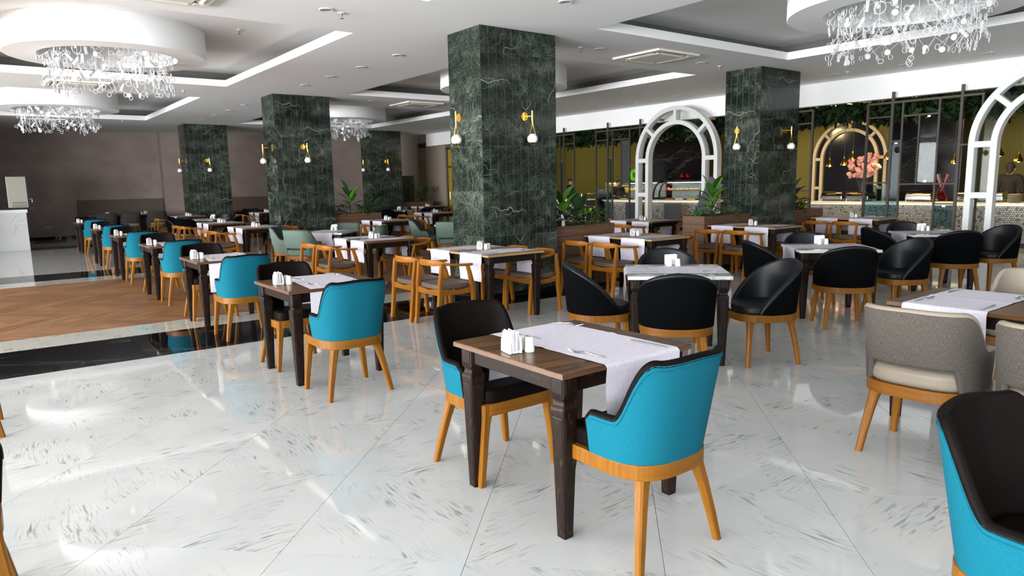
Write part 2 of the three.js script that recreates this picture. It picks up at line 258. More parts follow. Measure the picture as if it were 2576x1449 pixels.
const clothTex = tex(512, 512, [0.5, 0.5], (u, v) => { const n = fbm(u * 18, v * 120, 18, 120, 3, 3) + 0.6 * fbm(u * 8, v * 60, 8, 60, 2, 9); return mix3([0.47, 0.44, 0.51], [0.6, 0.57, 0.63], Math.min(1, Math.max(0, 0.5 + n * 1.3))); });
const MCLOTH = STD({ map: clothTex, roughness: 0.9, side: THREE.DoubleSide });
// minerals, paint, metal, glass
const MWHITE = STD({ color: lin(0.85, 0.85, 0.85), roughness: 0.85 });
const MWHITEGLOSS = PHY({ color: lin(0.82, 0.82, 0.8), roughness: 0.35 });
const MPAINT = PHY({ color: lin(0.62, 0.62, 0.62), roughness: 0.45 });
const MCERAMIC = PHY({ color: lin(0.66, 0.65, 0.6), roughness: 0.2 });
const MTRAYSHADE = STD({ color: lin(0.16, 0.155, 0.15), roughness: 0.9 });  // dark grey that paints the recess shadow onto the tray sides
const MPAPER = STD({ color: lin(0.74, 0.74, 0.75), roughness: 0.95 });
const MTABMARBLE = PHY({ map: tex(256, 256, [1, 1], (u, v) => { const w = fbm(u * 4, v * 4, 4, 4, 4, 3); const r = sst(0.03, 0, Math.abs(fbm(u * 3 + w, v * 3 + w, 1e3, 1e3, 3, 2))); return mix3([0.42, 0.44, 0.43], [0.16, 0.19, 0.185], Math.min(1, r * 0.6 + 0.25 * Math.max(0, w))); }), roughness: 0.12 });
const plasterTex = tex(1024, 1024, [4, 4], (u, v) => { const n = fbm(u * 40, v * 160, 40, 160, 3, 2) * 0.35 + fbm(u * 6, v * 8, 6, 8, 5, 7) * 0.7; return mix3([0.2, 0.153, 0.136], [0.37, 0.296, 0.268], Math.min(1, Math.max(0, 0.45 + n))); });
const MPLASTER = STD({ map: plasterTex, roughness: 0.8 });
const MOLIVE = STD({ map: tex(256, 256, [2, 2], (u, v) => { const n = fbm(u * 30, v * 30, 30, 30, 3, 4); return mix3([0.135, 0.1, 0.008], [0.185, 0.142, 0.014], 0.5 + n * 0.6); }), roughness: 0.7 });
const MBRASS = PHY({ color: lin(0.95, 0.6, 0.13), metalness: 1, roughness: 0.16 });
const MSTEEL = PHY({ color: lin(0.5, 0.5, 0.52), metalness: 1, roughness: 0.16 });
const MBRUSHED = PHY({ color: lin(0.3, 0.29, 0.245), metalness: 1, roughness: 0.42 });
const MBRONZE = STD({ color: lin(0.045, 0.034, 0.026), roughness: 0.6 });
const MBLACK = STD({ color: lin(0.008, 0.008, 0.009), roughness: 0.5 });
const MGREY = STD({ color: lin(0.05, 0.055, 0.065), roughness: 0.6 });
const MGLASS = PHY({ color: lin(0.93, 0.96, 0.95), roughness: 0.0, transmission: 1, thickness: 0, ior: 1.5 });
const MBLUEGLASS = PHY({ color: lin(0.5, 0.66, 0.72), roughness: 0.02, transmission: 1, thickness: 0, ior: 1.5 });
const MOPAL = PHY({ color: lin(0.84, 0.84, 0.85), roughness: 0.22 });
const MAC = STD({ color: lin(0.74, 0.71, 0.62), roughness: 0.5 });
const MACDARK = STD({ color: lin(0.04, 0.035, 0.03), roughness: 0.6 });
const MLENS = STD({ color: lin(0.36, 0.36, 0.42), roughness: 0.4 });
const MLEAF = [[0.045, 0.15, 0.014], [0.025, 0.09, 0.01], [0.14, 0.38, 0.026]].map((c) => PHY({ color: lin(...c), roughness: 0.4, side: THREE.DoubleSide }));
const MLEAFDARK = [[0.015, 0.05, 0.012], [0.025, 0.075, 0.012]].map((c) => PHY({ color: lin(...c), roughness: 0.5, side: THREE.DoubleSide }));
const MSOIL = STD({ color: lin(0.02, 0.014, 0.01), roughness: 1 });
// ---------------------------------------------------------------- floor
const X0 = WINX, X1 = 22, Z1 = FRONTZ, Z0 = -27.05;
const floor = struct('floor', triUV(box(X1 - X0, 0.2, Z1 - Z0, (X0 + X1) / 2, -0.106, (Z0 + Z1) / 2), 'x'), MGROUT);
const pieceBins = new Map();
function floorPieces(list, name, stuffName) {          // list of {geo, mat, x, z, size}
  const seen = list.filter((p) => inView(p.x, 0, p.z, 1.15)).sort((a, b) => Math.hypot(a.x, a.z) / a.size - Math.hypot(b.x, b.z) / b.size), first = new Set(seen.slice(0, 290));
  const rest = new Map();
  for (const p of list) { if (first.has(p)) part(floor, name, p.geo, p.mat); else { if (!rest.has(p.mat)) rest.set(p.mat, []); rest.get(p.mat).push(p.geo); } }
  for (const [m, gs] of rest) { const o = part(floor, stuffName, merge(gs), m); o.userData.kind = 'stuff'; }
}
const BANDS = [[-8.24, -7.05], [-15.7, -14.54], [-23.65, -22.5]], WOODZ = [-13.88, -8.88], WOODX = [X0, 12.4];
{
  const tiles = [], S = 0.8, q = Math.SQRT1_2, u0 = 0.33 * q, v0 = 3.68 * q;
  const zones = [[X0, X1, BANDS[0][1], Z1], [X0, X1, BANDS[2][1], BANDS[1][0]], [X0, X1, Z0, BANDS[2][0]], [WOODX[1] + 0.64, X1, BANDS[1][1] + 0.0, BANDS[0][0]]];
  for (let i = -54; i < 54; i++) for (let j = -54; j < 54; j++) {
    const ua = u0 + i * S, va = v0 + j * S, P = [[0, 0], [1, 0], [1, 1], [0, 1]].map(([a, b]) => { const u = ua + a * S, v = va + b * S; return [(u + v) * q, (u - v) * q]; });
    const turn = (i + (j % 2 ? 1 : 0)) % 2 ? 1 : 0, k = Math.floor(rnd() * 4), flip = rnd() < 0.5, off = [rnd() * 0.8, rnd() * 0.8];
    for (const z of zones) {
      const Q = clipPoly(P, ...z); if (Q.length < 3 || Math.abs(areaOf(Q)) < 0.004) continue;
      const cx = Q.reduce((s, p) => s + p[0], 0) / Q.length, cz = Q.reduce((s, p) => s + p[1], 0) / Q.length;
      tiles.push({ geo: slab(Q, 0.0011, 0.006, (x, zz) => { let u = (x + zz) * q - ua, v = (x - zz) * q - va; if (flip) { u = S - u; v = S - v; } return turn ? [u + off[0], v + off[1]] : [u + off[0], S - v + off[1]]; }), mat: MFLOOR[k], x: cx, z: cz, size: 0.8 });
    }
  }
  floorPieces(tiles, 'marble_tile', 'far_marble_tiles');
  const strips = [];
  for (const [a, b] of BANDS) for (let x = X0 - 0.6; x < X1; x += 1.2) { const xa = Math.max(X0, x + 0.04), xb = Math.min(X1, x + 1.24); if (xb - xa < 0.02) continue; const o = rnd() * 3; strips.push({ geo: slab([[xa, a], [xb, a], [xb, b], [xa, b]], 0.001, 0.006, (x, z) => [x + o, z + o * 2]), mat: MBLACKM, x: (xa + xb) / 2, z: (a + b) / 2, size: 1.2 }); }
  floorPieces(strips, 'black_marble_slab', 'far_black_slabs');
  const border = [];
  const rowX = (z0, z1) => { for (let x = X0; x < WOODX[1] + 0.64; x += 0.41) { const xb = Math.min(WOODX[1] + 0.64, x + 0.41), o = rnd() * 5; if (xb - x > 0.03) border.push({ geo: slab([[x, z0], [xb, z0], [xb, z1], [x, z1]], 0.0009, 0.006, (a, b) => [a + o, b + o]), mat: MBORDER, x: (x + xb) / 2, z: (z0 + z1) / 2, size: 0.41 }); } };
  rowX(WOODZ[1], BANDS[0][0]); rowX(BANDS[1][1], WOODZ[0]);
  for (let z = WOODZ[0]; z < WOODZ[1]; z += 0.41) { const zb = Math.min(WOODZ[1], z + 0.41), o = rnd() * 5; if (zb - z > 0.03) border.push({ geo: slab([[WOODX[1], z], [WOODX[1] + 0.64, z], [WOODX[1] + 0.64, zb], [WOODX[1], zb]], 0.0009, 0.006, (a, b) => [b + o, a + o]), mat: MBORDER, x: WOODX[1] + 0.3, z: (z + zb) / 2, size: 0.41 }); }
  floorPieces(border, 'border_tile', 'far_border_tiles');
  const planks = [], w = 0.2, n = 6, done = new Set();
  for (let a = -140; a < 140; a++) for (let b = -140; b < 140; b++) {
    const d = (((a - b) % (2 * n)) + 2 * n) % (2 * n); let A, B, W, H;
    if (d < n) { A = a - d; B = b; W = n; H = 1; } else { A = a; B = b - (2 * n - 1 - d); W = 1; H = n; }
    const key = A + ',' + B + ',' + W; if (done.has(key)) continue; done.add(key);
    const P = [[A, B], [A + W, B], [A + W, B + H], [A, B + H]].map(([u, v]) => [(u * w + v * w) * q + 3, (u * w - v * w) * q - 11]), Q = clipPoly(P, WOODX[0], WOODX[1], ...WOODZ);
    if (Q.length < 3 || Math.abs(areaOf(Q)) < 0.002) continue;
    const cx = Q.reduce((s, p) => s + p[0], 0) / Q.length, cz = Q.reduce((s, p) => s + p[1], 0) / Q.length, o = [rnd() * 4, rnd() * 4], k = Math.floor(rnd() * 3);
    planks.push({ geo: slab(Q, 0.0008, 0.006, (x, z) => { const u = (x - 3 + z + 11) * q, v = (x - 3 - z - 11) * q; return W > H ? [u + o[0], v + o[1]] : [v + o[0], u + o[1]]; }), mat: MOAK[k], x: cx, z: cz, size: 0.5 });
  }
  floorPieces(planks, 'wood_plank', 'far_wood_planks');
}
// ---------------------------------------------------------------- ceiling with recessed trays
const TRAYX = [[-0.33, 4.1], [6.61, 11.04]], TRAYZ = [[-6.78, -0.96], [-14.38, -8.66], [-22.24, -16.3]];
{
  const rect = (x0, x1, z0, z1) => [[x0, z0], [x1, z0], [x1, z1], [x0, z1]], holes = [];
  for (const tx of TRAYX) for (const tz of TRAYZ) holes.push(rect(tx[0], tx[1], tz[0], tz[1]));
  const g = shapeExtrude(rect(X0 - 0.2, 14.3, Z0 - 0.1, Z1 + 0.2), 0.12, 0, holes); g.translate(0, CEIL, 0);
  const ceiling = struct('ceiling', g, MWHITE);
  for (const [x0, x1] of TRAYX) for (const [z0, z1] of TRAYZ) {
    const e = 0.42, a0 = x0 - e, a1 = x1 + e, b0 = z0 - e, b1 = z1 + e, y0 = CEIL + 0.12, y1 = 3.79;
    part(ceiling, 'tray_top', box(a1 - a0 + 0.1, 0.05, b1 - b0 + 0.1, (a0 + a1) / 2, y1 + 0.025, (b0 + b1) / 2), MWHITE);
    part(ceiling, 'tray_side', merge([box(0.05, y1 - y0, b1 - b0 + 0.1, a0 - 0.025, (y0 + y1) / 2, (b0 + b1) / 2), box(0.05, y1 - y0, b1 - b0 + 0.1, a1 + 0.025, (y0 + y1) / 2, (b0 + b1) / 2), box(a1 - a0, y1 - y0, 0.05, (a0 + a1) / 2, (y0 + y1) / 2, b0 - 0.025), box(a1 - a0, y1 - y0, 0.05, (a0 + a1) / 2, (y0 + y1) / 2, b1 + 0.025)]), MTRAYSHADE);
  }
  part(ceiling, 'roof_slab', box(X1 - X0 + 1, 0.1, Z1 - Z0 + 1, (X0 + X1) / 2, 3.95, (Z0 + Z1) / 2), MWHITE);
  // buffet side: lower ceiling behind the bulkhead
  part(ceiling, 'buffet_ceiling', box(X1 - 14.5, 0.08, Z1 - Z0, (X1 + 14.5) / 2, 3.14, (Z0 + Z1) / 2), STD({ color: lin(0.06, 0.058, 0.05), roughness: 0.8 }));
}
struct('trim_1', box(0.2, CEIL - 3.02 + 0.1, Z1 + 24.15, 14.4, (CEIL + 3.02) / 2 + 0.05, (Z1 - 24.15) / 2), MWHITE);   // bulkhead beam over the buffet screens
// ---------------------------------------------------------------- walls
struct('wall_back', triUV(box(5.3 - X0, 3.8, 0.3, (5.3 + X0) / 2, 1.8, -27.22), 'x'), MPLASTER);
struct('wall_back_2', triUV(box(X1 - 5.28, 3.8, 0.6, (X1 + 5.28) / 2, 1.8, -26.97), 'x', 1.3, 2), MPLASTER);
struct('wall_right', triUV(box(0.3, 3.4, Z1 - Z0, X1 - 0.4, 1.6, (Z0 + Z1) / 2), 'z'), MOLIVE);
struct('wall_left_2', triUV(box(0.25, 3.6, 6.2, -0.75, 1.75, -24.05), 'z'), MPLASTER);      // unseen wall added to shade the left end of the back wall
const beigeWall = STD({ color: lin(0.26, 0.215, 0.175), roughness: 0.8 });
struct('wall_right_2', box(0.3, 3.45, 1.45, 14.75, 1.7, -24.0), beigeWall);
struct('wall_right_3', merge([box(0.5, 3.5, 0.9, 14.2, 1.74, -25.6), cyl(0.42, 0.42, 3.5, 32, 14.0, 1.74, -25.1)]), STD({ color: lin(0.3, 0.25, 0.225), roughness: 0.75 }));
// left facade and the facade behind the camera: piers, sill, head and glazed bays
{
  const yS = 0.16, yH = 3.24, hh = yH - yS, ym = (yS + yH) / 2, sx = X0 - 0.1, zf = Z1 + 0.1, zl = BAYS[8][1], xl = BACKBAYS[6][1];
  struct('wall_left', merge([box(0.2, yS + 0.1, Z1 - Z0 + 0.4, sx, yS / 2 - 0.05, (Z0 + Z1) / 2), box(0.2, 0.6, Z1 - Z0 + 0.4, sx, yH + 0.3, (Z0 + Z1) / 2), box(0.2, 3.7, Math.max(0.1, zl - Z0 + 0.2), sx, 1.8, (Z0 + zl) / 2 - 0.1), ...BAYS.map(([a]) => box(0.2, hh, 0.2, sx, ym, a + 0.1)), box(0.2, 3.7, 0.4, sx, 1.8, Z1)]), MPAINT);
  const pane = (n, geo, frames) => { const o = struct('window_' + n, geo, MGLASS); part(o, 'window_frame', merge(frames), MGREY); };
  BAYS.forEach(([a, b], i) => pane(i + 1, box(0.012, hh, a - b, sx, ym, (a + b) / 2), [box(0.06, hh, 0.05, sx, ym, a - 0.025), box(0.06, hh, 0.05, sx, ym, b + 0.025), box(0.06, 0.06, a - b, sx, yS + 0.03, (a + b) / 2), box(0.06, 0.06, a - b, sx, yH - 0.03, (a + b) / 2)]));
  struct('wall_front', merge([box(X1 - xl + 0.2, 3.9, 0.2, (X1 + xl) / 2, 1.85, zf), box(xl - X0 + 0.4, yS + 0.1, 0.2, (xl + X0) / 2, yS / 2 - 0.05, zf), box(xl - X0 + 0.4, 0.6, 0.2, (xl + X0) / 2, yH + 0.3, zf), ...BACKBAYS.map(([a]) => box(0.2, hh, 0.2, a - 0.1, ym, zf)), box(0.4, 3.7, 0.2, X0, 1.8, zf)]), MPAINT);
  BACKBAYS.forEach(([a, b], i) => pane(i + 10, box(b - a, hh, 0.012, (a + b) / 2, ym, zf), [box(0.05, hh, 0.06, a + 0.025, ym, zf), box(0.05, hh, 0.06, b - 0.025, ym, zf), box(b - a, 0.06, 0.06, (a + b) / 2, yS + 0.03, zf), box(b - a, 0.06, 0.06, (a + b) / 2, yH - 0.03, zf)]));
}
// ---------------------------------------------------------------- marble-clad columns
const ROWH = [0, 0.27, 0.85, 1.43, 2.01, 2.59, 3.17, CEIL];
function column(x0, z1, label) {                       // x0 = left edge, z1 = front face
  const W = 1.24, D = 0.74, t = thing('column', label, 'column', [x0 + W / 2, 0, z1 - D / 2], 0, 'green marble columns');
  part(t, 'core', box(W - 0.0036, CEIL, D - 0.0036, 0, CEIL / 2, 0), MGREENJOINT);
  part(t, 'plinth', box(W + 0.012, 0.09, D + 0.012, 0, 0.045, 0), MBLACKM);
  const faces = [['z', 1, W, 10], ['x', -1, D, 6], ['z', -1, W, 10], ['x', 1, D, 6]];
  faces.forEach(([ax, sg, len, n], fi) => {
    for (let r = 0; r + 1 < ROWH.length; r++) {
      const o = [rnd() * 5, rnd() * 5];
      for (let k = 0; k < n; k++) {
        const a = -len / 2 + (k * len) / n, b = a + len / n, y0 = Math.max(0.09, ROWH[r] + 0.0003), y1 = ROWH[r + 1] - 0.0003, j = 0.0017, th = 0.012;
        const g = ax === 'z' ? box(b - a - 2 * j, y1 - y0, th, (a + b) / 2, (y0 + y1) / 2, sg * (D / 2 - th / 2)) : box(th, y1 - y0, b - a - 2 * j, sg * (W / 2 - th / 2), (y0 + y1) / 2, (a + b) / 2);
        part(t, 'cladding_strip', triUV(g, ax === 'z' ? 'x' : 'z', o[0], o[1]), MGREEN);
      }
    }
  });
  return t;
}
column(5.19, -7.38, 'green marble column in the middle of the picture, largest of all');
column(5.19, -14.95, 'green marble column behind the sage chairs, left of the largest column');
column(5.22, -22.93, 'green marble column nearest the brown bench wall, leftmost of all');
column(11.22, -7.38, 'green marble column between the two white arches');
column(11.37, -23.1, 'green marble column farthest back, left of the black screen stand');
// ---------------------------------------------------------------- chairs (origin on the floor under the seat centre, front = +z)
function shellGeo({ a, bBack, bFront, n, theta, top, bottom, th, lean, nS = 56, nT = 12, y0 }) {
  // plan curve by equal arc length; s=-1 left front, 0 back centre, 1 right front
  const raw = []; for (let i = 0; i <= 400; i++) { const t = ((i / 200 - 1) * theta), s = Math.sin(t), c = Math.cos(t); raw.push([a * Math.sign(s) * Math.abs(s) ** (2 / n), (c > 0 ? -bBack : bFront) * Math.abs(c) ** (2 / n)]); }
  const L = [0]; for (let i = 1; i <= 400; i++) L.push(L[i - 1] + Math.hypot(raw[i][0] - raw[i - 1][0], raw[i][1] - raw[i - 1][1]));
  const at = (s) => { const d = ((s + 1) / 2) * L[400]; let i = 0; while (i < 399 && L[i + 1] < d) i++; const f = (d - L[i]) / (L[i + 1] - L[i] || 1); return [lerp(raw[i][0], raw[i + 1][0], f), lerp(raw[i][1], raw[i + 1][1], f)]; };
  const nrm = (s) => { const p = at(Math.max(-1, s - 0.02)), q = at(Math.min(1, s + 0.02)), dx = q[0] - p[0], dz = q[1] - p[1], l = Math.hypot(dx, dz); return [dz / l, -dx / l]; };
  const P = (s, y, off) => { const p = at(s), m = nrm(s), o = off + lean(Math.abs(s)) * Math.max(0, y - y0); return [p[0] + m[0] * o, y, p[1] + m[1] * o]; };
  const surf = (off, flip) => {
    const pos = [], uv = [], idx = [];
    for (let i = 0; i <= nS; i++) for (let j = 0; j <= nT; j++) { const s = (i / nS) * 2 - 1, u = Math.abs(s), y = lerp(bottom(u), top(u), j / nT), p = P(s, y, off); pos.push(...p); uv.push(((s + 1) / 2) * L[400], y); }
    for (let i = 0; i < nS; i++) for (let j = 0; j < nT; j++) { const A = i * (nT + 1) + j, B = A + nT + 1; if (flip) idx.push(A, A + 1, B, B, A + 1, B + 1); else idx.push(A, B, A + 1, B, B + 1, A + 1); }
    const g = new THREE.BufferGeometry(); g.setAttribute('position', new THREE.Float32BufferAttribute(pos, 3)); g.setAttribute('uv', new THREE.Float32BufferAttribute(uv, 2)); g.setIndex(idx); g.computeVertexNormals(); return flat(g);
  };
  const rimPath = (off, dy = 0, k = 70) => { const pts = []; for (let j = 0; j < 5; j++) pts.push(V(...P(-1, lerp(bottom(1), top(1) + dy, j / 5), off))); for (let i = 0; i <= k; i++) { const s = (i / k) * 2 - 1; pts.push(V(...P(s, top(Math.abs(s)) + dy, off))); } for (let j = 4; j >= 0; j--) pts.push(V(...P(1, lerp(bottom(1), top(1) + dy, j / 5), off))); return pts; };
  const lowPath = (off, k = 60) => Array.from({ length: k + 1 }, (_, i) => { const s = (i / k) * 2 - 1; return V(...P(s, bottom(Math.abs(s)), off)); });
  return { outer: surf(0, true), inner: surf(-th, false), rim: (r, off = -th / 2) => tube(rimPath(off), r, 150, 8), low: (r, off = -th / 2) => tube(lowPath(off), r, 90, 8), pipe: (r, dy) => { const k = 70, pts = []; for (let i = 2; i <= k - 2; i++) { const s = (i / k) * 2 - 1; pts.push(V(...P(s, top(Math.abs(s)) + dy, 0.001))); } return tube(pts, r, 130, 5); }, P };
}
const ringBand = (a, b, f, n, w, y0, y1, nf = n) => { const g = shapeExtrude(superEllipse(a, b, f, n, nf), y1 - y0, 0.004, [superEllipse(a - w, b - w, f - w, n, nf).reverse()]); g.translate(0, y0, 0); return triUV(g, 'x', 0.1, 0.2); };
const cushion = (a, b, f, n, y0, y1, bevel, nf = n) => { const g = shapeExtrude(superEllipse(a, b, f, n, nf), y1 - y0, bevel, [], 4); g.translate(0, y0, 0); return g; };
// splayed leg that widens into the seat ring
const splayLeg = (x, z, fx, fz, yTop, w0 = 0.03, w1 = 0.0165) => loft([[0, 1, w1], [0.3, 0.72, lerp(w1, w0, 0.25)], [0.6, 0.4, w0 * 0.76], [0.76, 0.2, w0 * 0.86], [0.86, 0.06, w0 * 1.0], [0.93, 0, w0 * 1.12], [1, 0, w0 * 1.12]].map(([t, k, w]) => sq(lerp(x, fx, k), yTop * t, lerp(z, fz, k), w, w * 0.9, 0.35)), 0.7);

const tealChair = maker(() => {
  const g = group0('teal_chair', 'chair');
  const sh = shellGeo({ a: 0.243, bBack: 0.238, bFront: 0.24, n: 2.6, theta: 1.74, th: 0.034, y0: 0.43, bottom: () => 0.432, lean: (u) => lerp(0.17, 0.12, sst(0.3, 0.8, u)), top: (u) => 0.605 + 0.24 * (1 - sst(0.36, 0.68, u)) + 0.012 * (1 - sst(0, 0.4, u)) - 0.03 * sst(0.93, 1, u) + 0.012 * sst(0.3, 0.45, u) * (1 - sst(0.45, 0.6, u)) });
  const back = part(g, 'back_shell', sh.outer, MTEAL);
  part(back, 'piping', sh.pipe(0.0028, -0.02), MTEAL);
  part(g, 'inner_back', sh.inner, MLEATHER);
  part(g, 'edge_roll', sh.rim(0.0176), MLEATHER);
  part(g, 'seat', cushion(0.218, 0.205, 0.245, 3.2, 0.425, 0.505, 0.022, 8), MLEATHER);
  part(g, 'seat_ring', ringBand(0.24, 0.238, 0.245, 2.9, 0.05, 0.368, 0.432, 8), MBEECH);
  for (const [x, z, fx, fz] of [[-0.157, -0.157, -0.244, -0.225], [0.157, -0.157, 0.244, -0.225], [-0.202, 0.207, -0.246, 0.218], [0.202, 0.207, 0.246, 0.218]]) part(g, 'leg', splayLeg(x, z, fx, fz, 0.4305), MBEECH);
  return g;
});
const tubChair = maker(() => {
  const g = group0('tub_chair', 'chair');
  const sh = shellGeo({ a: 0.285, bBack: 0.275, bFront: 0.26, n: 2.3, theta: 2.02, th: 0.045, y0: 0.43, bottom: () => 0.432, lean: (u) => lerp(0.11, 0.05, u), top: (u) => 0.45 + 0.385 * (1 - u ** 2.0) ** 0.92 });
  part(g, 'back_shell', sh.outer, MVELVET); part(g, 'inner_back', sh.inner, MBLACKL); part(g, 'edge_roll', sh.rim(0.0235), MBLACKL);
  part(g, 'seat', cushion(0.245, 0.235, 0.26, 2.8, 0.425, 0.5, 0.025), MBLACKL);
  part(g, 'seat_ring', ringBand(0.278, 0.27, 0.265, 2.6, 0.05, 0.372, 0.434, 3.4), MBEECH2);
  for (const [x, z, fx, fz] of [[-0.178, -0.173, -0.232, -0.232], [0.178, -0.173, 0.232, -0.232], [-0.192, 0.19, -0.232, 0.224], [0.192, 0.19, 0.232, 0.224]]) part(g, 'leg', splayLeg(x, z, fx, fz, 0.4325), MBEECH2);
  return g;
});
function scoopChair(name, outM, inM, seatM, woodM) {
  return maker(() => {
    const g = group0(name, 'chair');
    const sh = shellGeo({ a: 0.285, bBack: 0.27, bFront: 0.25, n: 2.7, theta: 1.86, th: 0.038, y0: 0.42, nS: 72, lean: (u) => lerp(0.14, 0.04, sst(0.25, 0.7, u)), bottom: (u) => 0.425 + 0.135 * (1 - sst(0.38, 0.48, u)), top: (u) => 0.625 + 0.2 * (1 - sst(0.40, 0.76, u)) - 0.055 * sst(0.9, 1, u) - 0.0 * u + 0.01 * (1 - u) });
    part(g, 'back_shell', sh.outer, outM); part(g, 'inner_back', sh.inner, inM); part(g, 'edge_roll', sh.rim(0.019), inM); part(g, 'lower_edge', sh.low(0.0185), outM);
    part(g, 'seat', cushion(0.26, 0.25, 0.265, 3, 0.42, 0.52, 0.034), seatM);
    part(g, 'seat_ring', ringBand(0.275, 0.265, 0.265, 3, 0.05, 0.36, 0.424, 4.5), woodM);
    for (const [x, z, fx, fz] of [[-0.185, -0.178, -0.243, -0.238], [0.185, -0.178, 0.243, -0.238], [-0.205, 0.2, -0.24, 0.23], [0.205, 0.2, 0.24, 0.23]]) part(g, 'leg', splayLeg(x, z, fx, fz, 0.4225), woodM);
    return g;
  });
}
const tweedChair = scoopChair('tweed_chair', MTWEED, MBEIGE, MBEIGE, MBEECH2), sageChair = scoopChair('sage_chair', MSAGE, MSAGEIN, MSAGE, MBEECH), charcoalChair = scoopChair('charcoal_chair', STD({ color: lin(0.035, 0.03, 0.028), roughness: 0.9 }), STD({ color: lin(0.03, 0.026, 0.025), roughness: 0.8 }), MBEIGE, MBEECH);
const armChair = maker(() => {
  const g = group0('wooden_armchair', 'chair');
  // bent top rail: tall at the back, flattening into the arms
  const rail = []; for (let i = 0; i <= 28; i++) { const s = (i / 28) * 2 - 1, u = Math.abs(s), t = s * 1.72; rail.push([0.262 * Math.sign(Math.sin(t)) * Math.abs(Math.sin(t)) ** 0.8, 0.70 - 0.035 * sst(0.35, 0.95, u), -0.235 * Math.cos(t) ** 1 * (Math.cos(t) > 0 ? 1 : 1.1) - 0.0 + (u > 0.62 ? (u - 0.62) * 0.42 : 0), lerp(0.0125, 0.021, sst(0.35, 0.75, u)), lerp(0.033, 0.0135, sst(0.3, 0.7, u))]); }
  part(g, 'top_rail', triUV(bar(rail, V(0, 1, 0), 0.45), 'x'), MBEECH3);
  for (const s of [-1, 1]) {
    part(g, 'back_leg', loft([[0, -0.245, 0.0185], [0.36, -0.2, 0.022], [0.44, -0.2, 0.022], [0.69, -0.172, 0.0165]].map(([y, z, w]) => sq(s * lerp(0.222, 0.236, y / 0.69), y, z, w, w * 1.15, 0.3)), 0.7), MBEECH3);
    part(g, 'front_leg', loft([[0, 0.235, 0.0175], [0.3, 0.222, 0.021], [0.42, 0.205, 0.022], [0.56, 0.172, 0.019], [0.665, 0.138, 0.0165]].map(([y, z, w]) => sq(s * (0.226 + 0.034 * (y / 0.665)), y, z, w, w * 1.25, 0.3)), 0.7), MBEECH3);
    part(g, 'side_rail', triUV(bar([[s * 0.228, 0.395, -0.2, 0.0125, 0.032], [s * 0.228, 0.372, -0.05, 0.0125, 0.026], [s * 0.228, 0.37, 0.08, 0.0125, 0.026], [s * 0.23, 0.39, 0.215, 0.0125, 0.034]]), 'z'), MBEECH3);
  }
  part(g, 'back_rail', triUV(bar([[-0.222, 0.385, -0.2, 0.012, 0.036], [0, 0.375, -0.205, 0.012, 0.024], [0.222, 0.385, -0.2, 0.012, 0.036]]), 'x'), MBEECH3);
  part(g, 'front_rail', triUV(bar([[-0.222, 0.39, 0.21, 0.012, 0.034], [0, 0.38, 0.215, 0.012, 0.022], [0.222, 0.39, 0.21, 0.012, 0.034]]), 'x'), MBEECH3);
  part(g, 'seat', cushion(0.232, 0.215, 0.235, 4, 0.408, 0.468, 0.02), MTAUPE);
  return g;
});
// ---------------------------------------------------------------- tables
const tableLeg = (() => {
  const body = loft([[0, 0.024], [0.004, 0.0255], [0.56, 0.042], [0.578, 0.0435], [0.586, 0.041], [0.594, 0.035], [0.603, 0.0325], [0.614, 0.0325], [0.622, 0.037], [0.632, 0.042], [0.722, 0.042]].map(([y, w]) => sq(0, y, 0, w, w, 0.12)), 0.5);
  const list = [body], hw = (y) => (y > 0.6 ? 0.042 : lerp(0.024, 0.042, y / 0.56));
  for (let f = 0; f < 4; f++) for (const [ya, yb] of [[0.03, 0.545], [0.645, 0.708]]) {
    const A = hw(ya), B = hw(yb), m = 0.0085, p = 0.0032;
    const ring = (y0, y1, q, z) => [[-hw(y0) + q, y0, hw(y0) + z], [hw(y0) - q, y0, hw(y0) + z], [hw(y1) - q, y1, hw(y1) + z], [-hw(y1) + q, y1, hw(y1) + z]];
    const g = loft([ring(ya, yb, m, -0.002), ring(ya + 0.001, yb - 0.001, m + 0.001, p * 0.6), ring(ya + 0.005, yb - 0.005, m + 0.005, p)], 0.2); g.rotateY((f * Math.PI) / 2); list.push(g);
  }
  return triUV(merge(list), 'y');
})();
const H = 0.755;
function tableMaker(name, w, d, topM, edgeM, thick = 0.026) {
  return maker(() => {
    const g = group0(name, 'table');
    const top = part(g, 'table_top', triUV(rbox(w, thick, d, 0.004, 0, H - thick / 2, 0), d > w ? 'z' : 'x', 0.13, 0.21), topM);
    if (edgeM) part(top, 'edge_band', triUV(merge([box(w + 0.002, thick - 0.006, 0.003, 0, H - thick / 2 - 0.001, d / 2), box(w + 0.002, thick - 0.006, 0.003, 0, H - thick / 2 - 0.001, -d / 2), box(0.003, thick - 0.006, d + 0.002, w / 2, H - thick / 2 - 0.001, 0), box(0.003, thick - 0.006, d + 0.002, -w / 2, H - thick / 2 - 0.001, 0)]), 'x'), edgeM);
    const ix = w / 2 - 0.068, iz = d / 2 - 0.068;
    for (const sx of [-1, 1]) for (const sz of [-1, 1]) { const l = part(g, 'leg', tableLeg, MDARKLEG); l.position.set(sx * ix, 0.0, sz * iz); l.scale.y = (H - thick) / 0.722; }
    for (const s of [-1, 1]) { part(g, 'apron', triUV(rbox(2 * ix - 0.08, 0.075, 0.022, 0.003, 0, H - thick - 0.04, s * (iz + 0.012)), 'x'), MDARKLEG); part(g, 'apron', triUV(rbox(0.022, 0.075, 2 * iz - 0.08, 0.003, s * (ix + 0.012), H - thick - 0.04, 0), 'z'), MDARKLEG); }
    return g;
  });
}
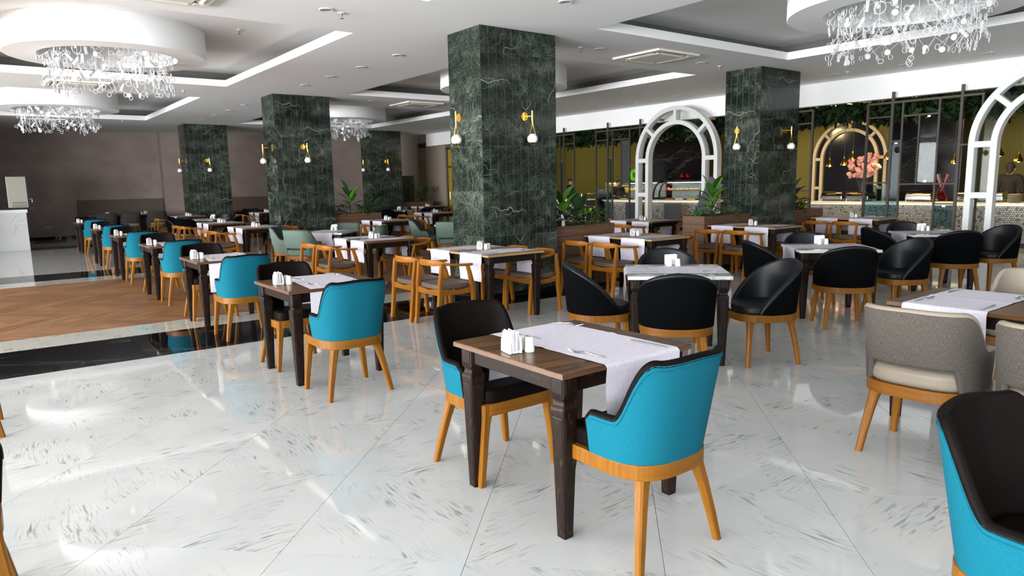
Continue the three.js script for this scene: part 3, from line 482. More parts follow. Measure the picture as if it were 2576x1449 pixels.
const walnutTable = tableMaker('walnut_table', 0.82, 0.82, MWALNUT, MWALEDGE), oakTable = tableMaker('oak_table', 0.8, 1.3, MOAKTOP, null, 0.024), darkTable = tableMaker('dark_table', 0.8, 1.15, MWALNUT, null, 0.026), marbleTable = tableMaker('marble_table', 0.84, 0.84, MTABMARBLE, null, 0.03), greyDinerTable = tableMaker('dining_table', 0.8, 1.3, MWALNUT, null, 0.028);
// cloth runner: lies across z from -L/2 to L/2 and hangs down at both ends
function runnerGeo(w, L, hang, sd, crease = true) {
  const prof = [], e = 0.0022, push = (z, y) => prof.push([z, y]);
  for (let i = 0; i <= 10; i++) push(-L / 2 - 0.012 - 0.004 * Math.sin(i * 0.9 + sd), -hang[0] + (i / 10) * (hang[0] - 0.012)); push(-L / 2 - 0.007, -0.002); push(-L / 2 + 0.004, e);
  for (let i = 1; i < 24; i++) push(-L / 2 + (L * i) / 24, e + (crease && i === 12 ? 0.004 : 0)); push(L / 2 - 0.004, e); push(L / 2 + 0.007, -0.002);
  for (let i = 0; i <= 10; i++) push(L / 2 + 0.012 + 0.004 * Math.sin(i * 0.8 + sd * 2), -0.012 - (i / 10) * (hang[1] - 0.012));
  const nx = 14, pos = [], uv = [], idx = []; let acc = 0; const n = prof.length;
  for (let i = 0; i < n; i++) { if (i) acc += Math.hypot(prof[i][0] - prof[i - 1][0], prof[i][1] - prof[i - 1][1]);
    for (let k = 0; k <= nx; k++) { const x = -w / 2 + (w * k) / nx, down = Math.max(0, -prof[i][1]); const rip = 0.006 * Math.sin(x * 17 + sd * 3 + down * 9) * Math.min(1, down * 8), flare = 1 + 0.05 * down; const side = prof[i][0] > 0 ? 1 : -1;
      pos.push(x * flare + 0.003 * pn(i * 0.35, k * 0.1 + sd, 256, 256, 3), prof[i][1] + (down ? 0 : 0.0016 * Math.abs(pn(prof[i][0] * 9 + sd, x * 11, 256, 256, 5))), prof[i][0] + side * rip); uv.push(acc, x); } }
  for (let i = 0; i + 1 < n; i++) for (let k = 0; k < nx; k++) { const A = i * (nx + 1) + k, B = A + nx + 1; idx.push(A, B, A + 1, B, B + 1, A + 1); }
  const g = new THREE.BufferGeometry(); g.setAttribute('position', new THREE.Float32BufferAttribute(pos, 3)); g.setAttribute('uv', new THREE.Float32BufferAttribute(uv, 2)); g.setIndex(idx); g.computeVertexNormals();
  return g;
}
const RUN_T = [runnerGeo(0.48, 0.822, [0.235, 0.235], 1), runnerGeo(0.48, 0.822, [0.22, 0.25], 2.3)], RUN_X = [runnerGeo(0.4, 0.802, [0.225, 0.235], 3.1, false), runnerGeo(0.4, 0.802, [0.21, 0.24], 4.4, false)], RUN_M = [runnerGeo(0.5, 0.842, [0.2, 0.2], 5.2)], RUN_G = [runnerGeo(0.46, 0.802, [0.22, 0.22], 6.2)];
function runner(geo, x, z, turn, label, group) { const m = single('table_runner', geo, MCLOTH, label, 'table runner', group, [x, H + 0.0005, z]); m.rotation.y = turn; return m; }
// cutlery, lying along +z (tines or blade tip towards +z)
const forkGeo = (() => {
  const half = [[0.0035, -0.1], [0.0052, -0.095], [0.0048, -0.05], [0.0028, -0.005], [0.0028, 0.02], [0.0055, 0.035], [0.0112, 0.048], [0.0118, 0.06]];
  const s = new THREE.Shape(); s.moveTo(-half[0][0], half[0][1]); for (const [x, y] of half) s.lineTo(x, y);
  for (let k = 3; k >= 0; k--) { const c = -0.0118 + 0.00295 + k * 0.0059; s.lineTo(c + 0.0021, 0.062); s.lineTo(c + 0.0013, 0.1); s.lineTo(c - 0.0013, 0.1); s.lineTo(c - 0.0021, 0.062); }
  for (const [x, y] of half.slice().reverse()) s.lineTo(-x, y);
  const g = new THREE.ExtrudeGeometry(s, { depth: 0.0016, bevelEnabled: true, bevelThickness: 0.0005, bevelSize: 0.0005, bevelSegments: 1, steps: 1 });
  const p = g.attributes.position; for (let i = 0; i < p.count; i++) { const y = p.getY(i), z = p.getZ(i); const lift = 0.012 * Math.exp(-(((y - 0.012) / 0.03) ** 2)) + 0.010 * sst(0.05, 0.1, y) - 0.002 * sst(0.03, 0.055, y) * (1 - sst(0.055, 0.085, y)); p.setZ(i, z + lift + 0.0008); }
  g.rotateX(-Math.PI / 2); g.rotateY(Math.PI); g.computeVertexNormals(); return toCreasedNormals(flat(g), 0.8);
})();
const knifeGeo = (() => {
  const s = new THREE.Shape([[-0.004, -0.11], [0.004, -0.112], [0.0065, -0.1], [0.006, -0.05], [0.0045, 0], [0.009, 0.012], [0.0095, 0.06], [0.006, 0.095], [-0.004, 0.112], [-0.0055, 0.09], [-0.005, 0.0], [-0.0062, -0.05], [-0.0065, -0.1]].map(([x, y]) => new THREE.Vector2(x, y)));
  const g = new THREE.ExtrudeGeometry(s, { depth: 0.0022, bevelEnabled: true, bevelThickness: 0.0012, bevelSize: 0.001, bevelSegments: 2 }); g.rotateX(-Math.PI / 2); g.rotateY(Math.PI); g.translate(0, 0.0014, 0); return g;
})();
function cutlery(kind, x, y, z, turn, label, group) { const m = single(kind, kind === 'fork' ? forkGeo : knifeGeo, MSTEEL, label, kind, group, [x, y, z]); m.rotation.y = turn; return m; }
// napkin holder: two rounded ceramic cheeks on a base with a fan of folded napkins
const holder = maker(() => {
  const g = group0('napkin_holder', 'napkin holder');
  const cheek = (z) => { const pts = []; for (let i = 0; i <= 24; i++) { const t = (i / 24) * Math.PI; pts.push([0.042 * Math.cos(t) * (1 + 0.12 * Math.sin(t)), 0.006 + 0.082 * Math.sin(t) ** 0.6]); } const s = new THREE.Shape(pts.map(([x, y]) => new THREE.Vector2(x, y))); const e = new THREE.ExtrudeGeometry(s, { depth: 0.006, bevelEnabled: true, bevelThickness: 0.003, bevelSize: 0.003, bevelSegments: 3 }); e.translate(0, 0, z); return e; };
  part(g, 'ceramic_body', merge([cheek(0.024), cheek(-0.03), rbox(0.076, 0.014, 0.066, 0.005, 0, 0.008, 0)]), MCERAMIC);
  for (let i = 0; i < 6; i++) { const n = rbox(0.1 - 0.003 * (i % 3), 0.084 + 0.004 * ((i * 5) % 3), 0.0034, 0.0012, 0.004 * ((i % 3) - 1), 0.0, 0, 1); n.rotateZ(0.05 * Math.sin(i * 2.1)); n.rotateX(0.025 * (i - 2.5)); n.translate(0.004, 0.056, -0.0165 + i * 0.0066); part(g, 'napkin', n, MPAPER); }
  return g;
});
const shakerLathe = (() => { const p = [[0, 0], [0.0235, 0], [0.0245, 0.003]]; for (let i = 0; i < 9; i++) { const y = 0.006 + i * 0.006, r = lerp(0.0243, 0.0205, i / 9); p.push([r, y], [r - 0.0007, y + 0.003]); } p.push([0.019, 0.066], [0.0165, 0.0695], [0.013, 0.0705], [0, 0.0705]); return new THREE.LatheGeometry(p.map(([x, y]) => new THREE.Vector2(x, y)), 24); })();
function shaker(x, y, z, label, group) { return single('shaker', shakerLathe, MCERAMIC, label, 'shaker', group, [x, y, z]); }
// ---------------------------------------------------------------- furniture layout
const PI = Math.PI;
RUN_T.length = 0; RUN_T.push(runnerGeo(0.48, 0.826, [0.33, 0.34], 1), runnerGeo(0.48, 0.832, [0.37, 0.34], 2.3));
RUN_X.length = 0; RUN_X.push(runnerGeo(0.43, 0.802, [0.3, 0.29], 3.1, false), runnerGeo(0.43, 0.802, [0.29, 0.3], 4.4, false));
RUN_M.length = 0; RUN_M.push(runnerGeo(0.5, 0.842, [0.3, 0.3], 5.2));
// --- the row of walnut tables with teal chairs
const ORD = ['nearest', 'second', 'third', 'fourth', 'fifth', 'sixth', 'farthest'];
const TROW = [[-2.485, 0.545, -0.52, 0, 0.01], [-5.56, 0.69, -0.38, -0.02, -0.1], [-8.37, 0.88, -0.5, -0.055, -0.13], [-11.08, 0.77, -0.55, -0.03, -0.09], [-14.0, 0.87, -0.55, -0.03, -0.05], [-16.9, 0.86, -0.6, 0, 0.02], [-20.7, 1.0, -0.6, 0, 0]];
TROW.forEach(([z, near, far, rx, rt], i) => {
  const x = 2.24 + [0, -0.02, 0, 0.03, 0.03, 0.06, 0.14][i], o = ORD[i], T = `${o} walnut table of the row`;
  walnutTable([x, 0, z], 0, `${o} dark-legged walnut table in the row of teal chairs`, 'walnut two-seat tables');
  tealChair([x - 0.095, 0, z + near], PI, `teal chair seen from behind at the ${T}`, 'teal and brown chairs');
  tealChair([x - 0.09, 0, z + far], 0, `teal chair showing its brown inside behind the ${T}`, 'teal and brown chairs');
  runner(RUN_T[i % 2], x + 0.06 + rx, z, rt, `lilac-white runner on the ${T}`, 'lilac table runners');
  holder([x - 0.335, H, z - 0.03], PI / 2 - 0.18 + 0.1 * (i % 3), `white napkin holder with napkins on the ${T}`, 'napkin holders');
  shaker(x - 0.262, H, z + 0.012, `nearer ribbed white shaker on the ${T}`, 'white shakers'); shaker(x - 0.264, H, z - 0.045, `farther ribbed white shaker on the ${T}`, 'white shakers');
  if (i < 4) {
    const y = H + 0.0035, c = x + rx;
    cutlery('fork', c - 0.115, y, z + 0.24, PI + 0.18 + i * 0.05, `near fork on the ${T}`, 'forks'); cutlery('knife', c + 0.242, y, z + 0.28, PI + 0.07, `near knife on the ${T}`, 'knives');
    cutlery('fork', c + 0.268, y, z - 0.32, 0.36, `far fork on the ${T}`, 'forks'); cutlery('knife', c - 0.085, y, z - 0.25, 0.12, `far knife on the ${T}`, 'knives');
  }
});
tealChair([2.275, 0, -0.505], -0.1, 'teal chair with brown inside cut off at the lower right corner', 'teal and brown chairs');
tealChair([-0.255, 0, -5.57], PI, 'brown-legged chair cut off at the left edge, beside the black floor band', 'teal and brown chairs');
tealChair([-0.275, 0, -3.07], 0.0, 'chair whose front leg shows at the lower left corner', 'teal and brown chairs');
// --- long tables for four with open-armed wooden chairs
function four(kind, x, z, len, T, opt = {}) {
  const { left = [1, 1], right = [1, 1], cut = false, dx = 0.735, jitter = 0 } = opt;
  (kind === 'oak' ? oakTable : darkTable)([x, 0, z], 0, `${kind === 'oak' ? 'oak-topped' : 'dark-topped'} dining table ${T}`, kind === 'oak' ? 'oak-topped tables' : 'dark-topped tables');
  const q = len * 0.25;
  for (const s of [-1, 1]) {
    const w = s > 0 ? 'nearer' : 'farther';
    runner(RUN_X[s > 0 ? 0 : 1], x, z + s * q, PI / 2, `${w} lilac-white runner on the table ${T}`, 'lilac table runners');
    if (left[s > 0 ? 0 : 1]) armChair([x - dx + 0.01 * s, 0, z + s * 0.265], PI / 2 + jitter * s, `${w} wooden armchair on the left of the table ${T}`, 'open-armed wooden chairs');
    if (right[s > 0 ? 0 : 1]) armChair([x + 0.53 - 0.01 * s, 0, z + s * 0.265 + 0.02], -PI / 2 + jitter * s, `${w} wooden armchair on the right of the table ${T}`, 'open-armed wooden chairs');
    if (cut) { const y = H + 0.0035; cutlery('fork', x - 0.26, y, z + s * q - 0.15, PI / 2 + 0.1, `left fork on the ${w} runner of the table ${T}`, 'forks'); cutlery('knife', x - 0.25, y, z + s * q + 0.15, PI / 2 - 0.08, `left knife on the ${w} runner of the table ${T}`, 'knives'); cutlery('fork', x + 0.27, y, z + s * q + 0.15, -PI / 2 + 0.14, `right fork on the ${w} runner of the table ${T}`, 'forks'); cutlery('knife', x + 0.25, y, z + s * q - 0.14, -PI / 2 - 0.05, `right knife on the ${w} runner of the table ${T}`, 'knives'); }
  }
  holder([x - 0.01, H, z - 0.05], 0.75 + jitter, `white napkin holder on the table ${T}`, 'napkin holders');
  shaker(x + 0.02, H, z + 0.025, `left white shaker on the table ${T}`, 'white shakers'); shaker(x + 0.075, H, z + 0.0, `right white shaker on the table ${T}`, 'white shakers');
}
four('oak', 4.775, -6.82, 1.3, 'before the largest green column', { cut: true });
four('dark', 4.7, -9.56, 1.15, 'left of the largest green column', { cut: true });
four('dark', 4.5, -14.5, 1.15, 'left of the second green column');
four('dark', 4.5, -17.0, 1.15, 'beyond the second green column', { right: [0, 0] });
four('dark', 5.0, -22.35, 1.15, 'before the leftmost green column', { left: [1, 0], right: [0, 0] });
four('oak', 7.46, -6.86, 1.3, 'right of the largest column', { cut: true });
four('oak', 10.35, -6.87, 1.3, 'between the two white arches', { cut: true });
four('oak', 13.39, -6.7, 1.3, 'below the cream arch');
four('dark', 10.5, -9.45, 1.15, 'before the left white arch');
four('dark', 7.46, -14.44, 1.15, 'right of the second column');
four('dark', 10.35, -17.1, 1.15, 'far back beyond the sage chairs');
four('dark', 13.2, -22.35, 1.15, 'near the red alarm box');
four('dark', 7.5, -22.9, 1.15, 'far back past the leftmost column', { right: [0, 0] });
// --- marble tables set at 45 degrees with tub chairs
function diamond(x, z, T, chair, cName, cGroup, opt = {}) {
  const { places = [[-0.55, 0.465, 2.356], [-0.59, -0.34, 0.96], [0.4, 0.58, -2.04], [0.5, -0.5, -0.785]], runTurn = PI / 4, cut = false } = opt;
  marbleTable([x, 0, z], PI / 4, `grey marble-topped table set at an angle ${T}`, 'marble-topped tables');
  const side = ['near', 'left', 'right', 'far'];
  places.forEach((p, i) => { if (p) chair([x + p[0], 0, z + p[1]], p[2], `${cName}, ${side[i]} side of the marble table ${T}`, cGroup); });
  runner(RUN_M[0], x, z, runTurn, `lilac-white runner on the marble table ${T}`, 'lilac table runners');
  holder([x + 0.235, H, z - 0.25], -PI / 4 + 0.1, `white napkin holder on the marble table ${T}`, 'napkin holders');
  shaker(x + 0.17, H, z - 0.205, `left white shaker on the marble table ${T}`, 'white shakers'); shaker(x + 0.225, H, z - 0.155, `right white shaker on the marble table ${T}`, 'white shakers');
  if (cut) { const y = H + 0.0035, e = (u, v) => [x + (u + v) * 0.7071, y, z + (v - u) * 0.7071];
    for (const [k, u, v, r, l] of [['fork', 0.13, -0.28, PI / 4, 'far left fork'], ['knife', -0.16, -0.27, PI / 4 + 0.1, 'near left knife'], ['fork', -0.15, 0.28, PI / 4 + PI - 0.1, 'near right fork'], ['knife', 0.15, 0.27, PI / 4 + PI, 'far right knife']]) cutlery(k, ...e(u, v), r, `${l} on the marble table ${T}`, k === 'fork' ? 'forks' : 'knives'); }
}
diamond(4.79, -3.94, 'nearest the camera', tubChair, 'black tub chair', 'black tub chairs', { cut: true });
diamond(7.6, -4.07, 'second from the camera', tubChair, 'black tub chair', 'black tub chairs', { cut: true });
diamond(10.38, -4.1, 'third from the camera', tubChair, 'black tub chair', 'black tub chairs');
diamond(4.78, -19.4, 'before the leftmost column', tubChair, 'black tub chair', 'black tub chairs');
diamond(10.6, -19.9, 'before the farthest column', tubChair, 'black tub chair', 'black tub chairs');
diamond(4.87, -11.7, 'left of the largest column', sageChair, 'sage green scoop chair', 'sage green chairs', { runTurn: -PI / 4, places: [[-0.57, 0.4, 2.1], [-0.5, -0.47, 0.785], [0.62, 0.35, -2.2], [0.5, -0.5, -0.785]] });
diamond(7.66, -11.75, 'half hidden by the largest column', sageChair, 'sage green scoop chair', 'sage green chairs', { places: [[-0.5, 0.5, 2.356], [-0.55, -0.4, 0.9], null, [0.5, -0.5, -0.785]] });
// --- dark table at the right edge with tweed chairs
{
  const x = 4.9, z = -1.37, T = 'right edge';
  greyDinerTable([x, 0, z], 0, 'dark walnut dining table at the right edge, between tweed chairs', 'dark-topped tables');
  tweedChair([4.07, 0, -1.585], PI / 2 + 0.05, 'grey tweed chair with beige seat, seen whole from behind', 'grey tweed chairs');
  tweedChair([4.02, 0, -0.93], PI / 2, 'grey tweed chair cut off by the right edge of the picture', 'grey tweed chairs');
  tweedChair([5.72, 0, -1.6], -PI / 2, 'tweed chair showing its beige inside across the dark table', 'grey tweed chairs');
  runner(RUN_G[0], x, -1.69, PI / 2, 'lilac-white runner on the dark table at the right edge', 'lilac table runners');
  runner(RUN_G[0], x, -1.02, PI / 2, 'lilac-white runner at the right edge, mostly out of view', 'lilac table runners');
  const y = H + 0.0035;
  cutlery('fork', 4.68, y, -1.87, PI / 2 - 0.15, 'near left fork on the dark table at the right edge', 'forks'); cutlery('knife', 5.17, y, -1.88, -PI / 2, 'far left knife on the dark table at the right edge', 'knives');
  cutlery('knife', 4.64, y, -1.505, PI / 2, 'near right knife on the dark table at the right edge', 'knives'); cutlery('fork', 5.16, y, -1.5, -PI / 2, 'far right fork on the dark table at the right edge', 'forks');
  shaker(4.86, H, -1.345, 'white shaker cut off at the right edge of the picture', 'white shakers'); holder([4.95, H, -1.33], 0.3, 'white napkin holder just past the right edge', 'napkin holders');
}
// --- bench wall at the back: upholstered bench, charcoal chairs and tables
{
  const b = thing('wall_bench', 'long olive-grey upholstered bench against the brown wall', 'bench', [3.97, 0, -26.8]);
  const up = STD({ color: lin(0.11, 0.09, 0.062), roughness: 0.75 });
  part(b, 'backrest', rbox(2.58, 0.8, 0.12, 0.02, 0, 0.84, -0.15), up); part(b, 'seat', rbox(2.58, 0.14, 0.5, 0.03, 0, 0.4, 0.05), up); part(b, 'base', box(2.54, 0.33, 0.44, 0, 0.165, 0.03), MBLACK);
  const b2 = thing('wall_bench', 'brown upholstered bench right of the leftmost column', 'bench', [8.3, 0, -26.3]);
  const up2 = STD({ color: lin(0.13, 0.085, 0.066), roughness: 0.75 });
  part(b2, 'backrest', rbox(3.4, 0.8, 0.12, 0.02, 0, 0.82, -0.15), up2); part(b2, 'seat', rbox(3.4, 0.14, 0.5, 0.03, 0, 0.4, 0.05), up2); part(b2, 'base', box(3.36, 0.33, 0.44, 0, 0.165, 0.03), MBLACK);
  [[3.25, 'left'], [4.35, 'right']].forEach(([x, w]) => { const T = `${w} table by the olive bench`; darkTable([x, 0, -25.75], 0, `dark table at the back, the ${T}`, 'dark-topped tables'); runner(RUN_X[0], x, -25.75, PI / 2, `lilac runner on the ${T}`, 'lilac table runners'); holder([x + 0.1, H, -25.7], 0.4, `white napkin holder on the ${T}`, 'napkin holders'); shaker(x - 0.02, H, -25.66, `white shaker on the ${T}`, 'white shakers'); });
  [[3.2, 'left'], [3.86, 'middle'], [4.6, 'right']].forEach(([x, w]) => charcoalChair([x, 0, -24.85], PI, `${w} of three charcoal chairs before the olive bench`, 'charcoal chairs'));
  [[7.45, 'left'], [8.35, 'right']].forEach(([x, w]) => charcoalChair([x, 0, -24.6], PI, `${w} charcoal chair before the brown bench`, 'charcoal chairs'));
  [[7.5, 'left'], [8.6, 'right']].forEach(([x, w]) => { darkTable([x, 0, -25.45], 0, `dark table at the brown bench, the ${w} one`, 'dark-topped tables'); shaker(x + 0.1, H, -25.2, `white shaker on the ${w} table at the brown bench`, 'white shakers'); });
}
// ---------------------------------------------------------------- ceiling rings and blossom chandeliers
const ringGeo = (() => { const pts = [[1.27, 0.39], [1.27, 0.006], [1.264, 0], [0.876, 0], [0.87, 0.006], [0.87, 0.39]]; return toCreasedNormals(flat(new THREE.LatheGeometry(pts.map(([x, y]) => new THREE.Vector2(x, y)), 96)), 0.5); })();
const RODM = PHY({ color: lin(0.6, 0.6, 0.61), roughness: 0.35 }), DISCM = PHY({ color: lin(0.66, 0.66, 0.67), roughness: 0.3 });
const hoopGeo = new THREE.TorusGeometry(0.031, 0.0036, 6, 24), discGeo = (() => { const g = new THREE.CylinderGeometry(0.034, 0.034, 0.004, 24); g.rotateX(PI / 2); return g; })(), bigHoop = new THREE.TorusGeometry(0.062, 0.004, 6, 28);
const sprigGeo = (() => { const l = []; for (let i = 0; i < 7; i++) for (const s of [-1, 1]) { const b = new THREE.SphereGeometry(0.0115, 6, 4); b.scale(0.55, 1.35, 0.4); b.rotateZ(s * 0.75); b.translate(s * 0.009, -0.012 - i * 0.0165, 0.004 * Math.sin(i * 2)); l.push(b); } l.push(rod([0, 0, 0], [0, -0.125, 0], 0.0022)); return merge(l); })();
const chandelier = maker(() => {
  const g = group0('blossom_chandelier', 'chandelier'); const R = 0.7, rods = [], N = 25;
  part(g, 'ceiling_plate', merge([cyl(0.8, 0.8, 0.03, 48, 0, 0.37, 0)]), MPAINT);
  for (let i = 0; i < N; i++) {
    const a = (i / N) * PI * 2 + rr(-0.05, 0.05), x = R * Math.cos(a), z = R * Math.sin(a), bot = -0.22 - rr(0, 0.1);
    rods.push(rod([x, 0.36, z], [x, bot, z], 0.0028, 0.0028, 5));
    const lv = [bot, bot + 0.13 + rr(-0.02, 0.02), bot + 0.27 + rr(-0.03, 0.03), bot + 0.4];
    lv.forEach((y, k) => {
      const m = k === 3 ? 2 : 3;
      for (let j = 0; j < m; j++) {
        const side = rr(-1, 1) > 0 ? 1 : -1, out = rr(-0.25, 0.45), dy = k === 0 ? rr(-0.16, -0.05) : rr(-0.13, 0.07), dt = side * rr(0.03, 0.13);
        const tx = -Math.sin(a), tz = Math.cos(a), e = [x + tx * dt + Math.cos(a) * out * 0.3, y + dy, z + tz * dt + Math.sin(a) * out * 0.3];
        rods.push(rod([x, y, z], e, 0.0024, 0.0024, 5));
        const kind = k === 0 ? rnd() * 0.8 : rnd(); const o = part(g, kind < 0.48 ? 'hoop' : kind < 0.66 ? 'disc' : 'leaf_sprig', kind < 0.48 ? hoopGeo : kind < 0.66 ? discGeo : sprigGeo, kind < 0.66 && kind >= 0.48 ? DISCM : RODM);
        const d = V(e[0] - x, e[1] - y, e[2] - z).normalize(); o.position.set(...e); if (kind < 0.66) o.position.addScaledVector(d, 0.033); o.rotation.set(rr(-0.3, 0.3), -a + PI / 2 + rr(-0.7, 0.7), kind < 0.66 ? 0 : rr(-0.9, 0.9));
      }
    });
    if (i % 3 === 0) { const o = part(g, 'large_hoop', bigHoop, RODM); o.position.set(x, bot + 0.22, z); o.rotation.y = -a + PI / 2; }
  }
  part(g, 'wire_stems', merge(rods), RODM);
  for (let i = 0; i < 12; i++) { const a = (i / 12) * PI * 2, b = part(g, 'lamp_socket', merge([cyl(0.012, 0.012, 0.06, 8, 0, 0.02, 0), sph(0.016, 10, 8, 0, -0.018, 0)]), MPAINT); b.position.set(0.55 * Math.cos(a), 0.06, 0.55 * Math.sin(a)); part(g, 'lamp_wire', rod([0.55 * Math.cos(a), 0.1, 0.55 * Math.sin(a)], [0.55 * Math.cos(a), 0.36, 0.55 * Math.sin(a)], 0.002, 0.002, 5), RODM); }
  return g;
});
[[1.75, -11.63, 'at upper left, the larger of the left pair'], [1.74, -19.5, 'at left, the smaller of the left pair'], [8.72, -3.9, 'cut off at the upper right corner'], [8.72, -11.6, 'mostly hidden behind the largest column'], [8.72, -19.45, 'behind the second column, the smallest in view'], [1.75, -3.9, 'seen only mirrored in the near floor']].forEach(([x, z, w], i) => {
  single('ceiling_ring', ringGeo, MWHITE, `white plaster ceiling ring ${w}`, 'ceiling ring', 'plaster ceiling rings', [x, 3.4, z]);
  chandelier([x, 3.405, z], i * 1.1, `white blossom chandelier hanging in the ring ${w}`, 'blossom chandeliers');
});
// ---------------------------------------------------------------- air conditioning cassettes, downlights, sprinklers
const cassette = maker(() => {
  const g = group0('ceiling_air_conditioner', 'air conditioner');
  const o = 0.48, i = 0.31, sqr = (h) => [[-h, -h], [h, -h], [h, h], [-h, h]];
  const f = shapeExtrude(sqr(o), 0.03, 0.006, [sqr(0.405).reverse()]); f.translate(0, -0.03, 0); part(g, 'frame', f, MAC);
  part(g, 'duct', box(0.82, 0.012, 0.82, 0, -0.004, 0), MACDARK);
  part(g, 'grille_panel', rbox(0.6, 0.022, 0.6, 0.008, 0, -0.03, 0), MAC);
  for (let k = 0; k < 4; k++) { const s = rbox(0.56, 0.008, 0.075, 0.003, 0, 0, 0); s.rotateX(0.42); s.translate(0, -0.024, 0.352); s.rotateY((k * PI) / 2); part(g, 'louvre', s, MAC); }
  for (let k = 0; k < 4; k++) { const c = box(0.07, 0.012, 0.07, 0.365, -0.024, 0.365); c.rotateY((k * PI) / 2); part(g, 'corner_cap', c, MAC); }
  return g;
});
[[8.82, -7.71, 'right of the largest column'], [8.8, -15.25, 'left of the largest column'], [1.72, -15.3, 'between the two left ceiling rings'], [1.72, -7.75, 'cut off at the top edge, upper left'], [1.72, -23.2, 'beyond the smaller left ring']].forEach(([x, z, w]) => cassette([x, CEIL, z], 0, `beige ceiling air conditioner ${w}`, 'ceiling air conditioners'));
const downlight = maker(() => { const g = group0('downlight', 'downlight'); const r = new THREE.LatheGeometry([[0.052, -0.004], [0.07, -0.012], [0.085, -0.006], [0.086, 0]].map(([x, y]) => new THREE.Vector2(x, y)), 28); part(g, 'trim_ring', r, MPAINT); part(g, 'lens', cyl(0.054, 0.054, 0.006, 24, 0, -0.003, 0), MLENS); return g; });
const sprinkler = maker(() => { const g = group0('sprinkler', 'sprinkler'); part(g, 'flange', cyl(0.035, 0.04, 0.01, 20, 0, -0.005, 0), MPAINT); part(g, 'nozzle', merge([cyl(0.011, 0.011, 0.03, 10, 0, -0.02, 0), rod([-0.013, -0.03, 0], [-0.013, -0.058, 0], 0.004), rod([0.013, -0.03, 0], [0.013, -0.058, 0], 0.004)]), MBRUSHED); part(g, 'deflector', cyl(0.024, 0.024, 0.004, 16, 0, -0.06, 0), MBRUSHED); return g; });
const dl = [[3.34, -7.69, 'at the top, left of the largest column'], [5.33, -9.74, 'first of the row leading to the second column'], [5.33, -11.01, 'second of the row leading to the second column'], [5.31, -12.23, 'third of the row leading to the second column'], [5.31, -13.46, 'fourth of the row, just before the second column'], [3.32, -15.28, 'between the left trays'], [5.32, -17.33, 'first of the row leading to the leftmost column'], [5.33, -18.58, 'second of the row leading to the leftmost column'], [5.34, -19.92, 'third of the row leading to the leftmost column'], [5.35, -21.24, 'fourth of the row, just before the leftmost column'], [5.36, -5.97, 'at the top edge, above the largest column'], [7.63, -7.75, 'just right of the largest column'], [10.0, -7.74, 'left of the column between the arches'], [13.38, -11.0, 'near the bulkhead over the left arch'], [13.38, -13.52, 'near the bulkhead over the left screen'], [13.27, -14.75, 'near the bulkhead beside the largest column'], [13.37, -7.2, 'near the bulkhead, right of the second arch column'], [13.35, -5.93, 'near the bulkhead, below the right chandelier'], [13.37, -4.67, 'near the bulkhead at the right edge'], [7.57, -15.19, 'behind the second column']];
dl.forEach(([x, z, w]) => downlight([x, CEIL, z], 0, `round recessed downlight ${w}`, 'recessed downlights'));
[[3.54, -7.75, CEIL, 'beside the top left downlight'], [3.29, -10.69, 3.79, 'in the upper left tray'], [3.55, -15.35, CEIL, 'between the left trays'], [3.56, -22.55, CEIL, 'beyond the smaller left tray'], [7.3, -7.81, CEIL, 'just right of the largest column'], [10.56, -7.78, CEIL, 'before the column between the arches'], [13.4, -12.3, CEIL, 'above the left arch'], [13.26, -6.91, CEIL, 'right of the column between the arches'], [13.29, -4.56, CEIL, 'at the right edge']].forEach(([x, z, y, w]) => sprinkler([x, y, z], 0.6, `small ceiling sprinkler ${w}`, 'sprinklers'));
// ---------------------------------------------------------------- brass drop sconces (wall behind at -z)
const sconce = maker(() => {
  const g = group0('brass_sconce', 'wall lamp');
  const d = cyl(0.055, 0.055, 0.018, 28, 0, 0, 0); d.rotateX(PI / 2); d.translate(-0.06, 0.03, 0.009); part(g, 'wall_plate', d, MBRASS);
  part(g, 'arm', rod([-0.06, 0.03, 0.01], [0, 0.03, 0.1], 0.006), MBRASS);
  part(g, 'stem', cyl(0.0115, 0.0115, 0.13, 14, 0, 0.035, 0.1), MBRASS);
  const loop = [[-0.004, -0.02, 0.1], [-0.012, -0.09, 0.1], [-0.045, -0.19, 0.1], [-0.062, -0.255, 0.1], [-0.05, -0.31, 0.1], [0, -0.345, 0.1], [0.05, -0.31, 0.1], [0.062, -0.255, 0.1], [0.045, -0.19, 0.1], [0.012, -0.09, 0.1], [0.004, -0.02, 0.1]];
  part(g, 'drop_loop', tube(loop, 0.0052, 70, 8), MBRASS);
  part(g, 'globe', sph(0.069, 28, 20, 0, -0.262, 0.1), MOPAL);
  const cup = new THREE.LatheGeometry([[0, -0.08], [0.012, -0.079], [0.03, -0.066], [0.05, -0.05], [0.052, -0.045], [0.045, -0.046]].map(([x, y]) => new THREE.Vector2(x, y)), 24); cup.translate(0, -0.262, 0.1); part(g, 'cup', cup, MBRASS);
  return g;
});
[[5.93, -7.38, 5.19, -7.82, 'largest column'], [5.83, -14.95, 5.19, -15.5, 'second column'], [5.85, -22.93, 5.22, -23.4, 'leftmost column'], [12.07, -7.38, 11.22, -7.78, 'column between the arches'], [12.0, -23.1, 11.37, -23.5, 'column farthest back']].forEach(([fx, fz, sx, sz, w]) => {
  sconce([fx, 2.365, fz], 0, `brass wall lamp with white globe, front of the ${w}`, 'brass wall lamps');
  sconce([sx, 2.365, sz], -PI / 2, `brass wall lamp with white globe, left side of the ${w}`, 'brass wall lamps');
});
sconce([6.46, 2.365, -23.3], PI / 2, 'brass drop wall lamp on the right side of the leftmost column', 'brass wall lamps');
